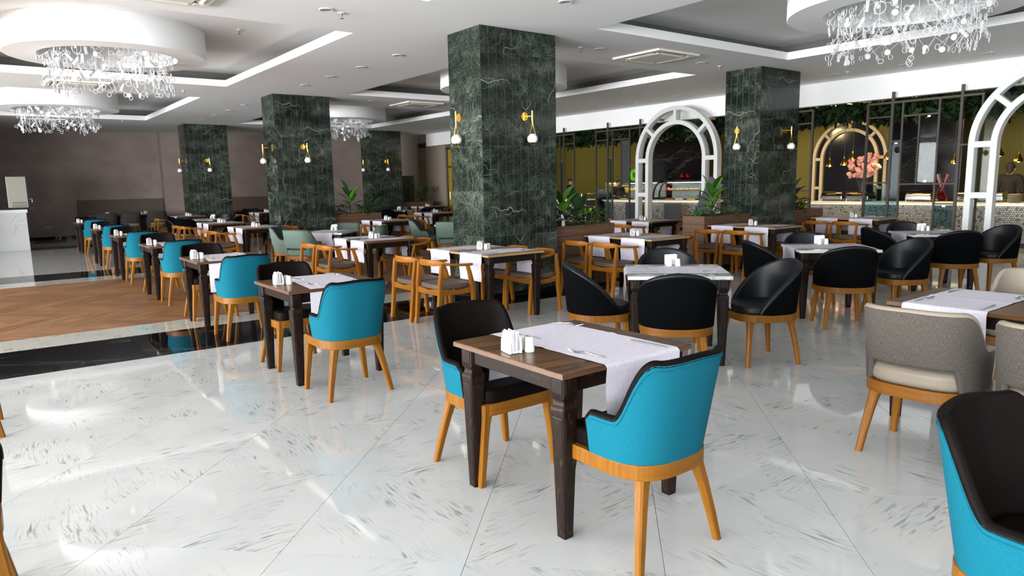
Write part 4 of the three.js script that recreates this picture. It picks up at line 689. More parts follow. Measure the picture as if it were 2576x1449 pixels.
// ---------------------------------------------------------------- white glazed arches in front of the buffet
const archway = maker(() => {                           // plane x=0, opening along z, front towards -x
  const g = group0('glazed_arch', 'arch'); const Ro = 1.275, Ri = 0.835, SP = 2.05, dep = 0.17;
  const bandShape = (r1, r0, y0) => { const s = new THREE.Shape(); s.moveTo(-r1, y0); s.lineTo(-r1, SP); s.absarc(0, SP, r1, PI, 0, true); s.lineTo(r1, y0); s.lineTo(r0, y0); s.lineTo(r0, SP); s.absarc(0, SP, r0, 0, PI, false); s.lineTo(-r0, y0); s.closePath(); return s; };
  const ext = (s, d, seg = 40) => { const e = new THREE.ExtrudeGeometry(s, { depth: d - 0.012, bevelEnabled: true, bevelThickness: 0.006, bevelSize: 0.005, bevelOffset: -0.005, bevelSegments: 2, curveSegments: seg }); e.translate(0, 0, -d / 2 + 0.006); e.rotateY(-PI / 2); return e; };
  part(g, 'outer_frame', ext(bandShape(Ro, Ro - 0.1, 0), dep), MPAINT); part(g, 'inner_frame', ext(bandShape(Ri + 0.1, Ri, 0), dep), MPAINT);
  for (const a of [0, 0.86, -0.86]) { const b = box(dep, Ro - Ri - 0.18, 0.085, 0, (Ro + Ri) / 2, 0); b.rotateX(a); b.translate(0, SP, 0); part(g, 'radial_bar', b, MPAINT); }
  for (const s of [-1, 1]) for (const y of [SP - 0.01, 1.17, 0.35, 0.05]) part(g, 'cross_bar', box(dep, 0.1, Ro - Ri - 0.18, 0, y, (s * (Ro + Ri)) / 2), MPAINT);
  const pane = (s) => { const e = new THREE.ExtrudeGeometry(s, { depth: 0.006, bevelEnabled: false, curveSegments: 20 }); e.translate(0, 0, -0.003); e.rotateY(-PI / 2); return e; };
  for (const [a0, a1] of [[0.03, 0.7], [0.73, 1.56], [1.58, 2.41], [2.44, 3.11]]) { const s = new THREE.Shape(); s.absarc(0, SP, Ro - 0.09, a0, a1, false); s.absarc(0, SP, Ri + 0.09, a1, a0, true); s.closePath(); part(g, 'pane', pane(s), MGLASS); }
  for (const sd of [-1, 1]) for (const [y0, y1] of [[1.22, SP - 0.06], [0.4, 1.12], [0.1, 0.3]]) part(g, 'pane', box(0.006, y1 - y0, Ro - Ri - 0.19, 0, (y0 + y1) / 2, (sd * (Ro + Ri)) / 2), MGLASS);
  for (const a of [0.75, -0.62]) { const p = rod([-0.02, SP + (Ro - 0.03) * Math.cos(a), (Ro - 0.03) * Math.sin(a)], [0.36, SP + (Ro - 0.03) * Math.cos(a), (Ro - 0.03) * Math.sin(a)], 0.028, 0.028, 14); part(g, 'wooden_peg', p, MPEG); }
  return g;
});
archway([13.93, 0, -11.48], 0, 'white glazed round arch left of the second arch column', 'white glazed arches');
archway([13.93, 0, -3.73], 0, 'white glazed round arch cut off at the right edge', 'white glazed arches');
// ---------------------------------------------------------------- bronze lattice screens
function screen(label, verts, bars, panes, pos = 14.19) {
  const t = thing('lattice_screen', label, 'screen', [pos, 0, 0], 0, 'bronze lattice screens');
  for (const [z, y0, y1, w = 0.04] of verts) part(t, y1 > 3 ? 'post' : 'upright', box(0.04, y1 - y0, w * 0.8, 0, (y0 + y1) / 2, z), MBRONZE);
  for (const [y, z0, z1, w = 0.04] of bars) part(t, 'crossbar', box(0.045, w, Math.abs(z1 - z0), 0.001, y, (z0 + z1) / 2), MBRONZE);
  for (const [y0, y1, z0, z1, m] of panes) { const p = part(t, 'pane', box(0.008, y1 - y0, Math.abs(z1 - z0), 0.004, (y0 + y1) / 2, (z0 + z1) / 2), m || MGLASS); for (const yy of [y0 + 0.02, y1 - 0.02]) part(p, 'glass_clip', box(0.03, 0.03, 0.05, 0, yy, (z0 + z1) / 2), MSTEEL); }
}
screen('bronze lattice screen beside the largest column', [[-16.6, 0, 2.93], [-16.12, 0, 2.93, 0.03], [-15.94, 0, 3.13, 0.055], [-15.49, 0, 2.93]], [[2.92, -16.6, -15.47], [2.65, -15.94, -15.49, 0.03], [2.2, -16.12, -15.94, 0.03], [0.03, -16.6, -15.47]], [[0.6, 2.18, -16.1, -15.97, MBLUEGLASS]]);
screen('bronze lattice screen left of the left arch', [[-14.57, 0, 2.93], [-14.11, 0, 3.14, 0.055], [-13.92, 0, 2.92], [-13.59, 1.39, 2.65, 0.03], [-13.28, 0, 2.92], [-12.91, 0, 3.14, 0.055], [-12.5, 0, 2.93]], [[2.92, -14.59, -12.48], [2.67, -14.57, -14.11, 0.03], [2.66, -13.92, -13.28, 0.03], [1.38, -14.57, -13.28, 0.03], [2.2, -14.11, -13.92, 0.03], [1.9, -13.28, -12.5, 0.03], [0.03, -14.59, -12.48]], [[0.5, 2.18, -14.08, -13.95, MBLUEGLASS], [1.42, 2.62, -13.57, -13.3, PHY({ color: lin(0.3, 0.33, 0.32), roughness: 0.03, transmission: 0.85, thickness: 0 })], [0.4, 1.3, -14.54, -14.14, MBLUEGLASS]]);
screen('bronze lattice screen half hidden by the second arch column', [[-8.08, 0, 2.93, 0.055], [-9.1, 0, 2.93]], [[2.92, -9.1, -8.06], [2.66, -9.1, -8.08, 0.03], [1.25, -9.1, -8.08, 0.03]], []);
screen('bronze lattice screen right of the cream arch', [[-6.93, 0, 2.93, 0.055], [-6.465, 0, 3.12, 0.06], [-6.27, 0, 2.92], [-5.965, 1.38, 2.65, 0.03], [-5.63, 0, 2.92], [-5.27, 0, 3.12, 0.06], [-4.94, 0, 2.93]], [[2.92, -6.95, -4.92], [2.66, -6.93, -6.465, 0.025], [2.19, -6.465, -6.27, 0.03], [1.4, -6.93, -6.465, 0.03], [2.65, -6.27, -5.63, 0.03], [1.37, -6.27, -5.27, 0.03], [2.06, -5.27, -4.94, 0.03], [1.0, -5.63, -5.27, 0.025], [0.03, -6.95, -4.92]], [[0.4, 2.17, -6.44, -6.29, MBLUEGLASS], [1.4, 2.63, -5.95, -5.65, PHY({ color: lin(0.8, 0.84, 0.84), roughness: 0.02, transmission: 1, thickness: 0, specularIntensity: 0.18 })], [0.75, 1.36, -6.9, -6.49, MBLUEGLASS], [0.55, 0.98, -5.61, -5.29, MBLUEGLASS]]);
// ---------------------------------------------------------------- greenery above the screens
{
  const leaf = new THREE.BufferGeometry(); const lp = [], ix = []; for (let i = 0; i <= 4; i++) { const t = i / 4, w = 0.024 * Math.sin(PI * Math.min(1, t * 0.93 + 0.05)) ** 0.8; lp.push(-w, -t * 0.14, 0.02 * t * t, w, -t * 0.14, 0.02 * t * t); } for (let i = 0; i < 4; i++) { const a = i * 2; ix.push(a, a + 2, a + 1, a + 1, a + 2, a + 3); } leaf.setAttribute('position', new THREE.Float32BufferAttribute(lp, 3)); leaf.setIndex(ix); leaf.computeVertexNormals();
  [[-16.9, -14.2, 'beside the largest column'], [-14.2, -10.0, 'over the left arch'], [-9.0, -6.4, 'over the cream arch'], [-6.4, -2.0, 'over the right screen']].forEach(([z0, z1, w], q) => {
    const n = Math.round((z1 - z0) * 420), im = new THREE.InstancedMesh(leaf, PHY({ color: lin(1, 1, 1), roughness: 0.6, specularIntensity: 0.3, side: THREE.DoubleSide }), n), m = new THREE.Matrix4(), qn = new THREE.Quaternion(), c = new THREE.Color();
    for (let i = 0; i < n; i++) { const cl = pn((z0 + ((z1 - z0) * i) / n) * 2.3, q, 256, 256, 3), dpt = rnd() ** 1.6 * (0.34 + cl * 0.35); m.compose(V(14.55 + rr(0, 0.9), 3.06 - dpt, z0 + ((z1 - z0) * (i + rnd())) / n), qn.setFromEuler(new THREE.Euler(rr(-1.1, 1.1), rr(0, 6.3), rr(-1.1, 1.1))), V(1, 1, 1).multiplyScalar(rr(0.8, 1.9))); im.setMatrixAt(i, m); const g = rr(0.4, 1.4); im.setColorAt(i, c.setRGB(0.007 * g, 0.02 * g, 0.003 * g)); }
    im.name = numbered('hanging_greenery'); im.castShadow = true; im.userData = { kind: 'stuff', label: `dark green leaf garland hanging under the beam ${w}`, category: 'foliage', group: 'leaf garlands' }; scene.add(im);
  });
}
// ---------------------------------------------------------------- buffet counter
const LEDM = STD({ color: lin(0, 0, 0), emissive: lin(1, 0.83, 0.5), emissiveIntensity: 2.4 });
function counter(z0, z1, label) {
  const t = thing('buffet_counter', label, 'counter', [17.35, 0, (z0 + z1) / 2], 0, 'buffet counters'), L = z1 - z0;
  part(t, 'body', box(0.66, 0.78, L, 0.02, 0.48, 0), STD({ color: lin(0.03, 0.03, 0.029), roughness: 0.8 })); part(t, 'plinth', box(0.6, 0.1, L - 0.02, 0.03, 0.05, 0), MBLACK);
  part(t, 'worktop', rbox(0.86, 0.045, L, 0.006, 0, 0.905, 0), MWHITEGLOSS);
  part(t, 'led_strip', box(0.02, 0.014, L - 0.04, -0.36, 0.874, 0), LEDM);
  const rows = 18, p = 0.0425, cols = Math.floor(L / p) - 1, disc = new THREE.CylinderGeometry(0.0195, 0.0195, 0.006, 10); disc.rotateZ(PI / 2);
  const im = new THREE.InstancedMesh(disc, PHY({ color: lin(1, 1, 1), roughness: 0.22 }), rows * cols), m = new THREE.Matrix4(), c = new THREE.Color(); let k = 0;
  for (let r = 0; r < rows; r++) for (let i = 0; i < cols; i++) { m.makeTranslation(-0.313, 0.125 + r * p * 0.985, -L / 2 + 0.03 + i * p + (r % 2 ? p / 2 : 0)); im.setMatrixAt(k, m); const g = rnd(); const b = g < 0.12 ? rr(0.1, 0.16) : rr(0.24, 0.42); im.setColorAt(k++, c.setRGB(b, b * 0.98, b * 0.95)); }
  im.name = 'penny_tiles'; im.userData.kind = 'stuff'; t.add(im);
  const l = new THREE.RectAreaLight(lin(1, 0.8, 0.48), 5, L - 0.1, 0.02); l.position.set(16.97, 0.862, (z0 + z1) / 2); l.rotation.set(-PI / 2, 0, PI / 2); l.name = 'led_light'; scene.add(l);
}
counter(-9.75, 1.5, 'long buffet counter with penny tile front behind the right screens'); counter(-17.1, -12.4, 'pastry counter with penny tile front behind the left arch');
counter(-21.5, -18.2, 'short counter behind the left screen');
// curved pastry display cases
const cuttingM = STD({ map: tex(128, 128, [0.06, 0.06], (u, v) => { const d = Math.hypot(((u * 2) % 1) - 0.5, ((v * 2 + (u > 0.5 ? 0.5 : 0)) % 1) - 0.5); return d < 0.42 ? [0.42, 0.42, 0.4] : [0.12, 0.12, 0.12]; }), roughness: 0.3 });
function displayCase(z0, z1, label) {
  const t = thing('display_case', label, 'display case', [17.4, 0.93, (z0 + z1) / 2], 0, 'pastry display cases'), L = z1 - z0;
  part(t, 'base', box(0.7, 0.04, L, 0, 0.02, 0), MBLACK); part(t, 'lid', rbox(0.42, 0.05, L, 0.01, 0.13, 0.56, 0), MBLACK); part(t, 'back_panel', triUV(box(0.03, 0.5, L - 0.06, 0.31, 0.29, 0), 'z'), cuttingM);
  const arc = (r0, r1, w, z) => { const s = new THREE.Shape(); s.moveTo(0.34, 0.03); s.lineTo(-0.34, 0.03); s.bezierCurveTo(-0.34, 0.3, -0.22, 0.5, -0.06, 0.56); s.lineTo(0.34, 0.56); s.closePath(); const h = new THREE.Path(); h.moveTo(0.30, 0.07); h.lineTo(-0.295, 0.07); h.bezierCurveTo(-0.29, 0.29, -0.19, 0.46, -0.045, 0.52); h.lineTo(0.30, 0.52); h.closePath(); s.holes.push(h); const e = new THREE.ExtrudeGeometry(s, { depth: w, bevelEnabled: false, curveSegments: 14 }); e.translate(0, 0, z - w / 2); return e; };
  for (const z of [-L / 2 + 0.02, L / 2 - 0.02]) part(t, 'side_frame', arc(0, 0, 0.04, z), MBLACK);
  const gp = []; for (let i = 0; i <= 10; i++) { const u = i / 10, b = (p0, p1, p2, p3) => (1 - u) ** 3 * p0 + 3 * (1 - u) ** 2 * u * p1 + 3 * (1 - u) * u * u * p2 + u ** 3 * p3; gp.push([b(-0.335, -0.335, -0.215, -0.055), b(0.04, 0.3, 0.5, 0.555)]); }
  part(t, 'curved_glass', loft(gp.map(([x, y]) => [[x, y, -L / 2 + 0.04], [x, y, L / 2 - 0.04], [x + 0.005, y - 0.002, L / 2 - 0.04], [x + 0.005, y - 0.002, -L / 2 + 0.04]]), 1), MGLASS);
  part(t, 'shelf', box(0.4, 0.012, L - 0.1, 0.08, 0.27, 0), MGLASS);
  part(t, 'case_light', box(0.03, 0.02, L - 0.14, 0.02, 0.525, 0), STD({ color: lin(0, 0, 0), emissive: lin(0.9, 1, 1), emissiveIntensity: 3 }));
  const l = new THREE.RectAreaLight(lin(0.92, 1, 1), 26, L - 0.16, 0.03); l.position.set(17.42, 0.93 + 0.51, (z0 + z1) / 2); l.rotation.set(-PI / 2, 0, PI / 2); l.name = 'case_light_lamp'; scene.add(l);
  return t;
}
displayCase(-14.75, -13.15, 'curved glass display case seen through the left arch'); displayCase(-16.6, -14.95, 'curved glass display case left of the left arch leg');
// pastries on the shelves and trays on the counter
const pastry = maker(() => { const g = group0('pastry', 'food'); part(g, 'crust', rbox(0.11, 0.05, 0.13, 0.02, 0, 0.025, 0, 3), STD({ color: lin(0.5, 0.26, 0.08), roughness: 0.7 })); part(g, 'icing', rbox(0.095, 0.022, 0.115, 0.01, 0, 0.055, 0, 3), STD({ color: lin(0.8, 0.72, 0.55), roughness: 0.5 })); return g; });
const fruitM = [lin(0.8, 0.62, 0.04), lin(0.7, 0.07, 0.02), lin(0.82, 0.7, 0.45), lin(0.28, 0.5, 0.05)].map((c) => STD({ color: c, roughness: 0.4 }));
for (let i = 0; i < 7; i++) pastry([17.42, 0.93 + 0.276, -14.55 + i * 0.19], rr(-0.3, 0.3), `iced pastry, ${['first', 'second', 'third', 'fourth', 'fifth', 'sixth', 'seventh'][i]} from the left in the case behind the left arch`, 'pastries');
const fruitGeo = (() => { const l = []; for (let i = 0; i < 5; i++) { const s = new THREE.SphereGeometry(0.042, 12, 9); s.scale(1, 0.86, 1); s.translate(0.055 * Math.cos(i * 1.3), 0.036 + (i === 4 ? 0.04 : 0), 0.055 * Math.sin(i * 1.3) * (i === 4 ? 0 : 1)); l.push(s); } return l; })();
[[-16.3, 0, 'yellow'], [-16.05, 0, 'golden'], [-15.75, 1, 'red'], [-15.4, 2, 'cream'], [-14.65, 1, 'small red'], [-13.3, 0, 'small yellow']].forEach(([z, c, w]) => { const t = thing('fruit_pile', `pile of ${w} fruit in a pastry case`, 'fruit', [17.4, 0.93 + 0.276, z], 0, 'fruit piles'); fruitGeo.forEach((f) => part(t, 'fruit', f, fruitM[c])); });
[[-16.2, 3, 'green'], [-15.6, 0, 'yellow'], [-14.3, 1, 'red'], [-13.9, 2, 'cream'], [-13.45, 0, 'pale yellow']].forEach(([z, c, w]) => { const t = thing('food_tray', `low steel tray of ${w} food on the pastry counter`, 'food tray', [17.08, 0.9285, z], 0, 'food trays'); part(t, 'tray', rbox(0.2, 0.018, 0.32, 0.006, 0, 0.009, 0), MSTEEL); for (let k = 0; k < 6; k++) part(t, 'food', rbox(0.06, 0.03, 0.07, 0.012, -0.05 + 0.1 * (k % 2), 0.03, -0.1 + 0.1 * Math.floor(k / 2)), fruitM[c]); });
// chafing dishes
const chafing = maker(() => {
  const g = group0('chafing_dish', 'chafing dish');
  part(g, 'pan', rbox(0.4, 0.1, 0.56, 0.02, 0, 0.09, 0), MSTEEL); part(g, 'frame', merge([[-1, -1], [1, -1], [-1, 1], [1, 1]].map(([a, b]) => rod([a * 0.19, 0, b * 0.26], [a * 0.18, 0.09, b * 0.25], 0.012))), MSTEEL);
  const lid = []; for (let i = 0; i <= 8; i++) { const t = (i / 8) * PI; lid.push([-0.2 * Math.cos(t), 0.14 + 0.1 * Math.sin(t) ** 0.8]); } const ring = (z, s) => lid.map(([x, y]) => [x * s, 0.14 + (y - 0.14) * s, z]); part(g, 'roll_lid', loft([ring(-0.28, 0.7), ring(-0.26, 1), ring(0.26, 1), ring(0.28, 0.7)], 0.8), MSTEEL);
  part(g, 'handle', rod([-0.2, 0.19, -0.12], [-0.2, 0.19, 0.12], 0.009), MBRASS); return g;
});
[[-9.2, 'leftmost'], [-8.55, 'second'], [-7.15, 'third'], [-6.1, 'fourth'], [-5.75, 'fifth'], [-4.4, 'last']].forEach(([z, w]) => chafing([17.35, 0.9285, z], 0, `${w} steel chafing dish on the long buffet counter`, 'chafing dishes'));
for (let i = 0; i < 9; i++) single('plate', (() => { const g = new THREE.LatheGeometry([[0, 0.004], [0.08, 0.004], [0.13, 0.016], [0.132, 0.019], [0.08, 0.008], [0, 0.008]].map(([x, y]) => new THREE.Vector2(x, y)), 28); return g; })(), MCERAMIC, `${['bottom', 'second', 'third', 'fourth', 'fifth', 'sixth', 'seventh', 'eighth', 'top'][i]} plate, counted upwards, of the white stack before the chef`, 'plate', 'stacked plates', [17.2, 0.929 + i * 0.02, -5.27]);
// heat lamps
const heatLamp = maker(() => {
  const g = group0('heat_lamp', 'lamp'); const sh = new THREE.LatheGeometry([[0.02, 0.16], [0.035, 0.15], [0.04, 0.11], [0.075, 0.07], [0.09, 0], [0.085, 0], [0.07, 0.065], [0.03, 0.1]].map(([x, y]) => new THREE.Vector2(x, y)), 24);
  part(g, 'shade', sh, MBRASS); part(g, 'cap', cyl(0.014, 0.02, 0.06, 14, 0, 0.185, 0), MBRASS); part(g, 'cord', rod([0, 0.2, 0], [0, 1.36, 0], 0.006, 0.006, 6), MBLACK); part(g, 'bulb', sph(0.032, 14, 10, 0, 0.02, 0), STD({ color: lin(0, 0, 0), emissive: lin(1, 0.7, 0.3), emissiveIntensity: 6 })); return g;
});
[[-9.35, 1.8, 'leftmost'], [-8.98, 1.82, 'second'], [-8.77, 1.94, 'third'], [-7.94, 1.93, 'fourth'], [-6.5, 1.78, 'fifth'], [-5.64, 1.9, 'sixth'], [-5.29, 1.77, 'rightmost']].forEach(([z, y, w]) => { heatLamp([17.3, y, z], 0, `${w} brass heat lamp hanging over the buffet`, 'heat lamps'); const l = new THREE.PointLight(lin(1, 0.68, 0.3), 1.6, 0, 2); l.position.set(17.3, y + 0.02, z); l.name = 'heat_lamp_light'; scene.add(l); });
// warm globes; the last two are unseen, added to light the interior
[[15.55, 3.0, -8.2, 'over the cream arch'], [15.55, 2.955, -6.2, 'over the right screen'], [17.2, 3.05, -15.6, 'above the display cases, added fill light'], [15.6, 3.05, -12.9, 'left of the left arch, added fill light']].forEach(([x, y, z, w], i) => { const t = thing('globe_lamp', `glowing warm globe lamp among the leaves ${w}`, 'lamp', [x, y, z], 0, 'globe lamps'), r = i < 2 ? 0.088 : 0.06; part(t, 'globe', sph(r, 24, 16), STD({ color: lin(0.2, 0.18, 0.12), emissive: lin(1, 0.86, 0.5), emissiveIntensity: 2.2 })); part(t, 'stem', rod([0, r, 0], [0, 0.15, 0], 0.01), MBRONZE); const l = new THREE.PointLight(lin(1, 0.78, 0.42), 9, 0, 2); l.position.set(x, y, z); l.name = 'globe_lamp_light'; scene.add(l); });
// ---------------------------------------------------------------- back of the buffet
const blackVein = PHY({ map: blackMarble, roughness: 0.12, specularIntensity: 0.4 });
struct('wall_right_4', triUV(box(0.3, 3.1, 2.6, 19.4, 1.55, -16.1), 'z'), blackVein); struct('wall_right_5', triUV(box(0.3, 3.1, 1.75, 19.4, 1.55, -7.95), 'z', 0.4), blackVein);
{ // cream arched window in the olive wall, dark room behind
  const t = thing('cream_arch', 'cream arched window frame on the olive wall behind the flowers', 'arch', [20.0, 0, -10.22]); const creamM = PHY({ color: lin(0.72, 0.55, 0.3), roughness: 0.5 });
  const Ro = 1.07, Ri = 0.75, SP = 2.05, band = (r1, r0) => { const s = new THREE.Shape(); s.moveTo(-r1, 0.1); s.lineTo(-r1, SP); s.absarc(0, SP, r1, PI, 0, true); s.lineTo(r1, 0.1); s.lineTo(r0, 0.1); s.lineTo(r0, SP); s.absarc(0, SP, r0, 0, PI, false); s.lineTo(-r0, 0.1); s.closePath(); const e = new THREE.ExtrudeGeometry(s, { depth: 0.1, bevelEnabled: false, curveSegments: 32 }); e.rotateY(-PI / 2); return e; };
  part(t, 'outer_frame', band(Ro, Ro - 0.085), creamM); part(t, 'inner_frame', band(Ri + 0.085, Ri), creamM);
  for (const a of [0, 0.8, -0.8]) { const b = box(0.1, Ro - Ri - 0.15, 0.07, -0.05, (Ro + Ri) / 2, 0); b.rotateX(a); b.translate(0, SP, 0); part(t, 'radial_bar', b, creamM); }
  for (const s of [-1, 1]) for (const y of [SP, 1.22]) part(t, 'cross_bar', box(0.1, 0.08, Ro - Ri - 0.15, -0.05, y, (s * (Ro + Ri)) / 2), creamM);
  const s = new THREE.Shape(); s.moveTo(-Ro + 0.03, 0.1); s.lineTo(-Ro + 0.03, SP); s.absarc(0, SP, Ro - 0.03, PI, 0, true); s.lineTo(Ro - 0.03, 0.1); s.closePath(); const e = new THREE.ExtrudeGeometry(s, { depth: 0.02, bevelEnabled: false, curveSegments: 32 }); e.rotateY(-PI / 2); e.translate(-0.005, 0, 0); part(t, 'dark_pane', e, PHY({ color: lin(0.012, 0.012, 0.015), roughness: 0.1 }));
  struct('wall_right_6', triUV(box(0.2, 3.1, 3.6, 20.11, 1.55, -10.4), 'z'), MOLIVE);
}
{ // pink blossom in a tall glass vase
  const v = thing('glass_vase', 'tall clear glass vase of pink blossom on the buffet', 'vase', [17.3, 0.9285, -8.5]); part(v, 'vase_glass', new THREE.LatheGeometry([[0.06, 0], [0.05, 0.02], [0.055, 0.3], [0.085, 0.62], [0.08, 0.62], [0.05, 0.3], [0.045, 0.03], [0, 0.02]].map(([x, y]) => new THREE.Vector2(x, y)), 24), MGLASS);
  const f = thing('blossom_branch', 'pink blossom bouquet standing in the tall glass vase', 'flowers', [17.3, 1.2, -8.5]); const pink = [lin(0.48, 0.21, 0.17), lin(0.52, 0.26, 0.22)].map((c) => STD({ color: c, roughness: 0.9 }));
  const bud = (() => { const l = []; for (let i = 0; i < 6; i++) { const s = new THREE.IcosahedronGeometry(0.042, 1); s.translate(0.04 * Math.cos(i * 1.05 + 0.3), 0.03 * Math.sin(i * 2.1), 0.04 * Math.sin(i * 1.05)); l.push(s); } return merge(l); })(), stems = [];
  for (let i = 0; i < 34; i++) { const a = rr(0, 6.28), k = rr(0, 1), top = [0.22 * Math.cos(a) * (0.4 + k * 0.6), 0.36 + 0.5 * rnd() * (i % 3 ? 0.8 : 1), (0.3 * Math.sin(a)) * (0.45 + 0.55 * k) + (rnd() < 0.5 ? -0.08 : 0.08)]; if (i < 9) stems.push(rod([0, -0.1, 0], top, 0.006, 0.003, 5)); const b = part(f, 'blossom', bud, pink[i % 2]); b.position.set(...top); b.rotation.set(rr(0, 3), rr(0, 3), 0); }
  part(f, 'stems', merge(stems), STD({ color: lin(0.06, 0.04, 0.02), roughness: 0.8 }));
}
{ // red cherries and a red ribbon sculpture, green ring
  const redM = PHY({ color: lin(0.05, 0.0006, 0.0012), roughness: 0.2, specularIntensity: 0.5 }); const c = thing('cherry_sculpture', 'pair of glossy red cherries on top of the display case', 'ornament', [18.3, 1.53, -14.7]);
  part(c, 'cherry', sph(0.11, 24, 18, 0, 0.11, -0.11), redM); part(c, 'cherry', sph(0.11, 24, 18, 0, 0.11, 0.12), redM); part(c, 'stalk', tube([[0, 0.2, -0.11], [0, 0.33, -0.16], [0, 0.46, -0.28]], 0.014, 16, 8), redM); part(c, 'stand', box(0.3, 0.03, 0.6, 0, -0.012, 0), MBLACK); part(c, 'support', box(0.2, 1.5, 0.4, 0.1, -0.78, 0), MBLACK);
  const r = thing('ribbon_sculpture', 'red crossed ribbon sculpture on the buffet', 'ornament', [17.9, 0.93, -6.95]); part(r, 'ribbon', merge([bar([[0, 0, -0.1, 0.01, 0.05], [0, 0.3, 0.02, 0.01, 0.035], [0, 0.62, 0.12, 0.01, 0.06]], V(0, 0, 1)), bar([[0.02, 0, 0.1, 0.01, 0.05], [0.02, 0.3, -0.02, 0.01, 0.035], [0.02, 0.62, -0.12, 0.01, 0.06]], V(0, 0, 1))]), redM); part(r, 'foot', box(0.3, 0.93, 0.4, 0.05, -0.465, 0), MBLACK);
  const gr = thing('green_ring', 'bright green glass ring behind the left screen', 'ornament', [18.3, 1.5, -16.9]); const tr = new THREE.TorusGeometry(0.15, 0.07, 14, 32); tr.rotateY(PI / 2); tr.translate(0, 0.22, 0); part(gr, 'ring', tr, PHY({ color: lin(0.1, 0.5, 0.02), roughness: 0.1 })); part(gr, 'stand', box(0.3, 1.5, 0.4, 0.1, -0.75, 0), MBLACK);
}
// dark slatted panels standing in front of the pastry counter
[[-15.3, 'left'], [-13.72, 'right']].forEach(([z, w]) => { const t = thing('slatted_panel', `dark slatted panel at the pastry counter, the ${w} one`, 'panel', [16.5, 0, z], 0, 'slatted panels'); part(t, 'frame', rbox(0.05, 0.85, 0.58, 0.01, 0, 0.425, 0), MGREY); for (let i = 0; i < 7; i++) part(t, 'slat', box(0.02, 0.05, 0.48, -0.03, 0.18 + i * 0.095, 0), MGREY); });
// steel rack and warm back shelf behind the left screen
{ const t = thing('steel_trolley', 'steel tube trolley behind the plant box at centre', 'trolley', [15.6, 0, -16.6]); for (const [x, z] of [[-0.25, -0.35], [0.25, -0.35], [-0.25, 0.35], [0.25, 0.35]]) part(t, 'leg', rod([x, 0, z], [x, 1.15, z], 0.016), MSTEEL); for (const y of [0.3, 0.75]) part(t, 'shelf', rbox(0.5, 0.02, 0.7, 0.005, 0, y, 0), MSTEEL); for (const z of [-0.35, 0.35]) part(t, 'handle', rod([-0.25, 1.15, z], [0.25, 1.15, z], 0.016), MSTEEL);
  const s = thing('bread_shelf', 'warm lit bread shelf behind the left screen', 'shelf', [20.6, 0, -19.6]); part(s, 'board', box(0.5, 0.05, 2.4, 0, 1.05, 0), MPLANTER); part(s, 'back_board', box(0.05, 0.4, 2.4, 0.22, 1.28, 0), STD({ color: lin(0.6, 0.4, 0.16), roughness: 0.6 })); part(s, 'side_panel', box(0.5, 1.05, 0.05, 0, 0.525, -1.17), MPLANTER); part(s, 'side_panel', box(0.5, 1.05, 0.05, 0, 0.525, 1.17), MPLANTER);
  part(s, 'shelf_light', box(0.03, 0.03, 2.2, 0.17, 1.45, 0), LEDM); const l = new THREE.RectAreaLight(lin(1, 0.72, 0.35), 12, 2.2, 0.03); l.position.set(20.72, 1.43, -19.6); l.rotation.set(-PI / 2, 0, PI / 2); l.name = 'shelf_light_lamp'; scene.add(l); }
// grey leaning board beside the arch
{ const t = thing('grey_board', 'grey sloping board behind the tall plant at the arch', 'board', [12.95, 0, -10.35]); const b = rbox(0.05, 1.75, 0.4, 0.01, 0, 0.84, 0); b.rotateX(0.5); part(t, 'panel', b, MGREY); part(t, 'foot', box(0.3, 0.03, 0.5, 0.1, 0.015, 0), MGREY); }
// yellow glazed door and red alarm at the far end
{ const d = struct('door_1', box(0.08, 2.85, 1.2, 14.72, 1.43, -22.6), STD({ color: lin(0.34, 0.24, 0.02), roughness: 0.35 })); part(d, 'door_frame', merge([box(0.12, 2.95, 0.08, 14.72, 1.47, -23.24), box(0.12, 2.95, 0.08, 14.72, 1.47, -21.96), box(0.12, 0.08, 1.36, 14.72, 2.9, -22.6)]), MBRONZE); part(d, 'cross_rail', box(0.1, 0.06, 1.2, 14.7, 2.2, -22.6), MBRONZE); part(d, 'door_handle', rod([14.64, 0.95, -23.05], [14.64, 1.25, -23.05], 0.015), MSTEEL);
  const a = thing('fire_alarm', 'small red alarm box on the beige wall at the back', 'alarm', [14.58, 1.43, -23.97]); part(a, 'housing', rbox(0.05, 0.13, 0.13, 0.012, 0, 0, 0), STD({ color: lin(0.5, 0.01, 0.01), roughness: 0.4 })); part(a, 'window', box(0.01, 0.06, 0.06, -0.026, 0, 0), MWHITE);
  const s = thing('screen_stand', 'tall black display stand beside the column farthest back', 'display stand', [13.4, 0, -24.2]); part(s, 'panel', rbox(0.62, 1.75, 0.06, 0.01, 0, 1.02, 0), MBLACK); part(s, 'foot', rbox(0.6, 0.05, 0.4, 0.01, 0, 0.025, 0), MBLACK); part(s, 'neck', box(0.1, 0.2, 0.06, 0, 0.12, 0), MBLACK); }
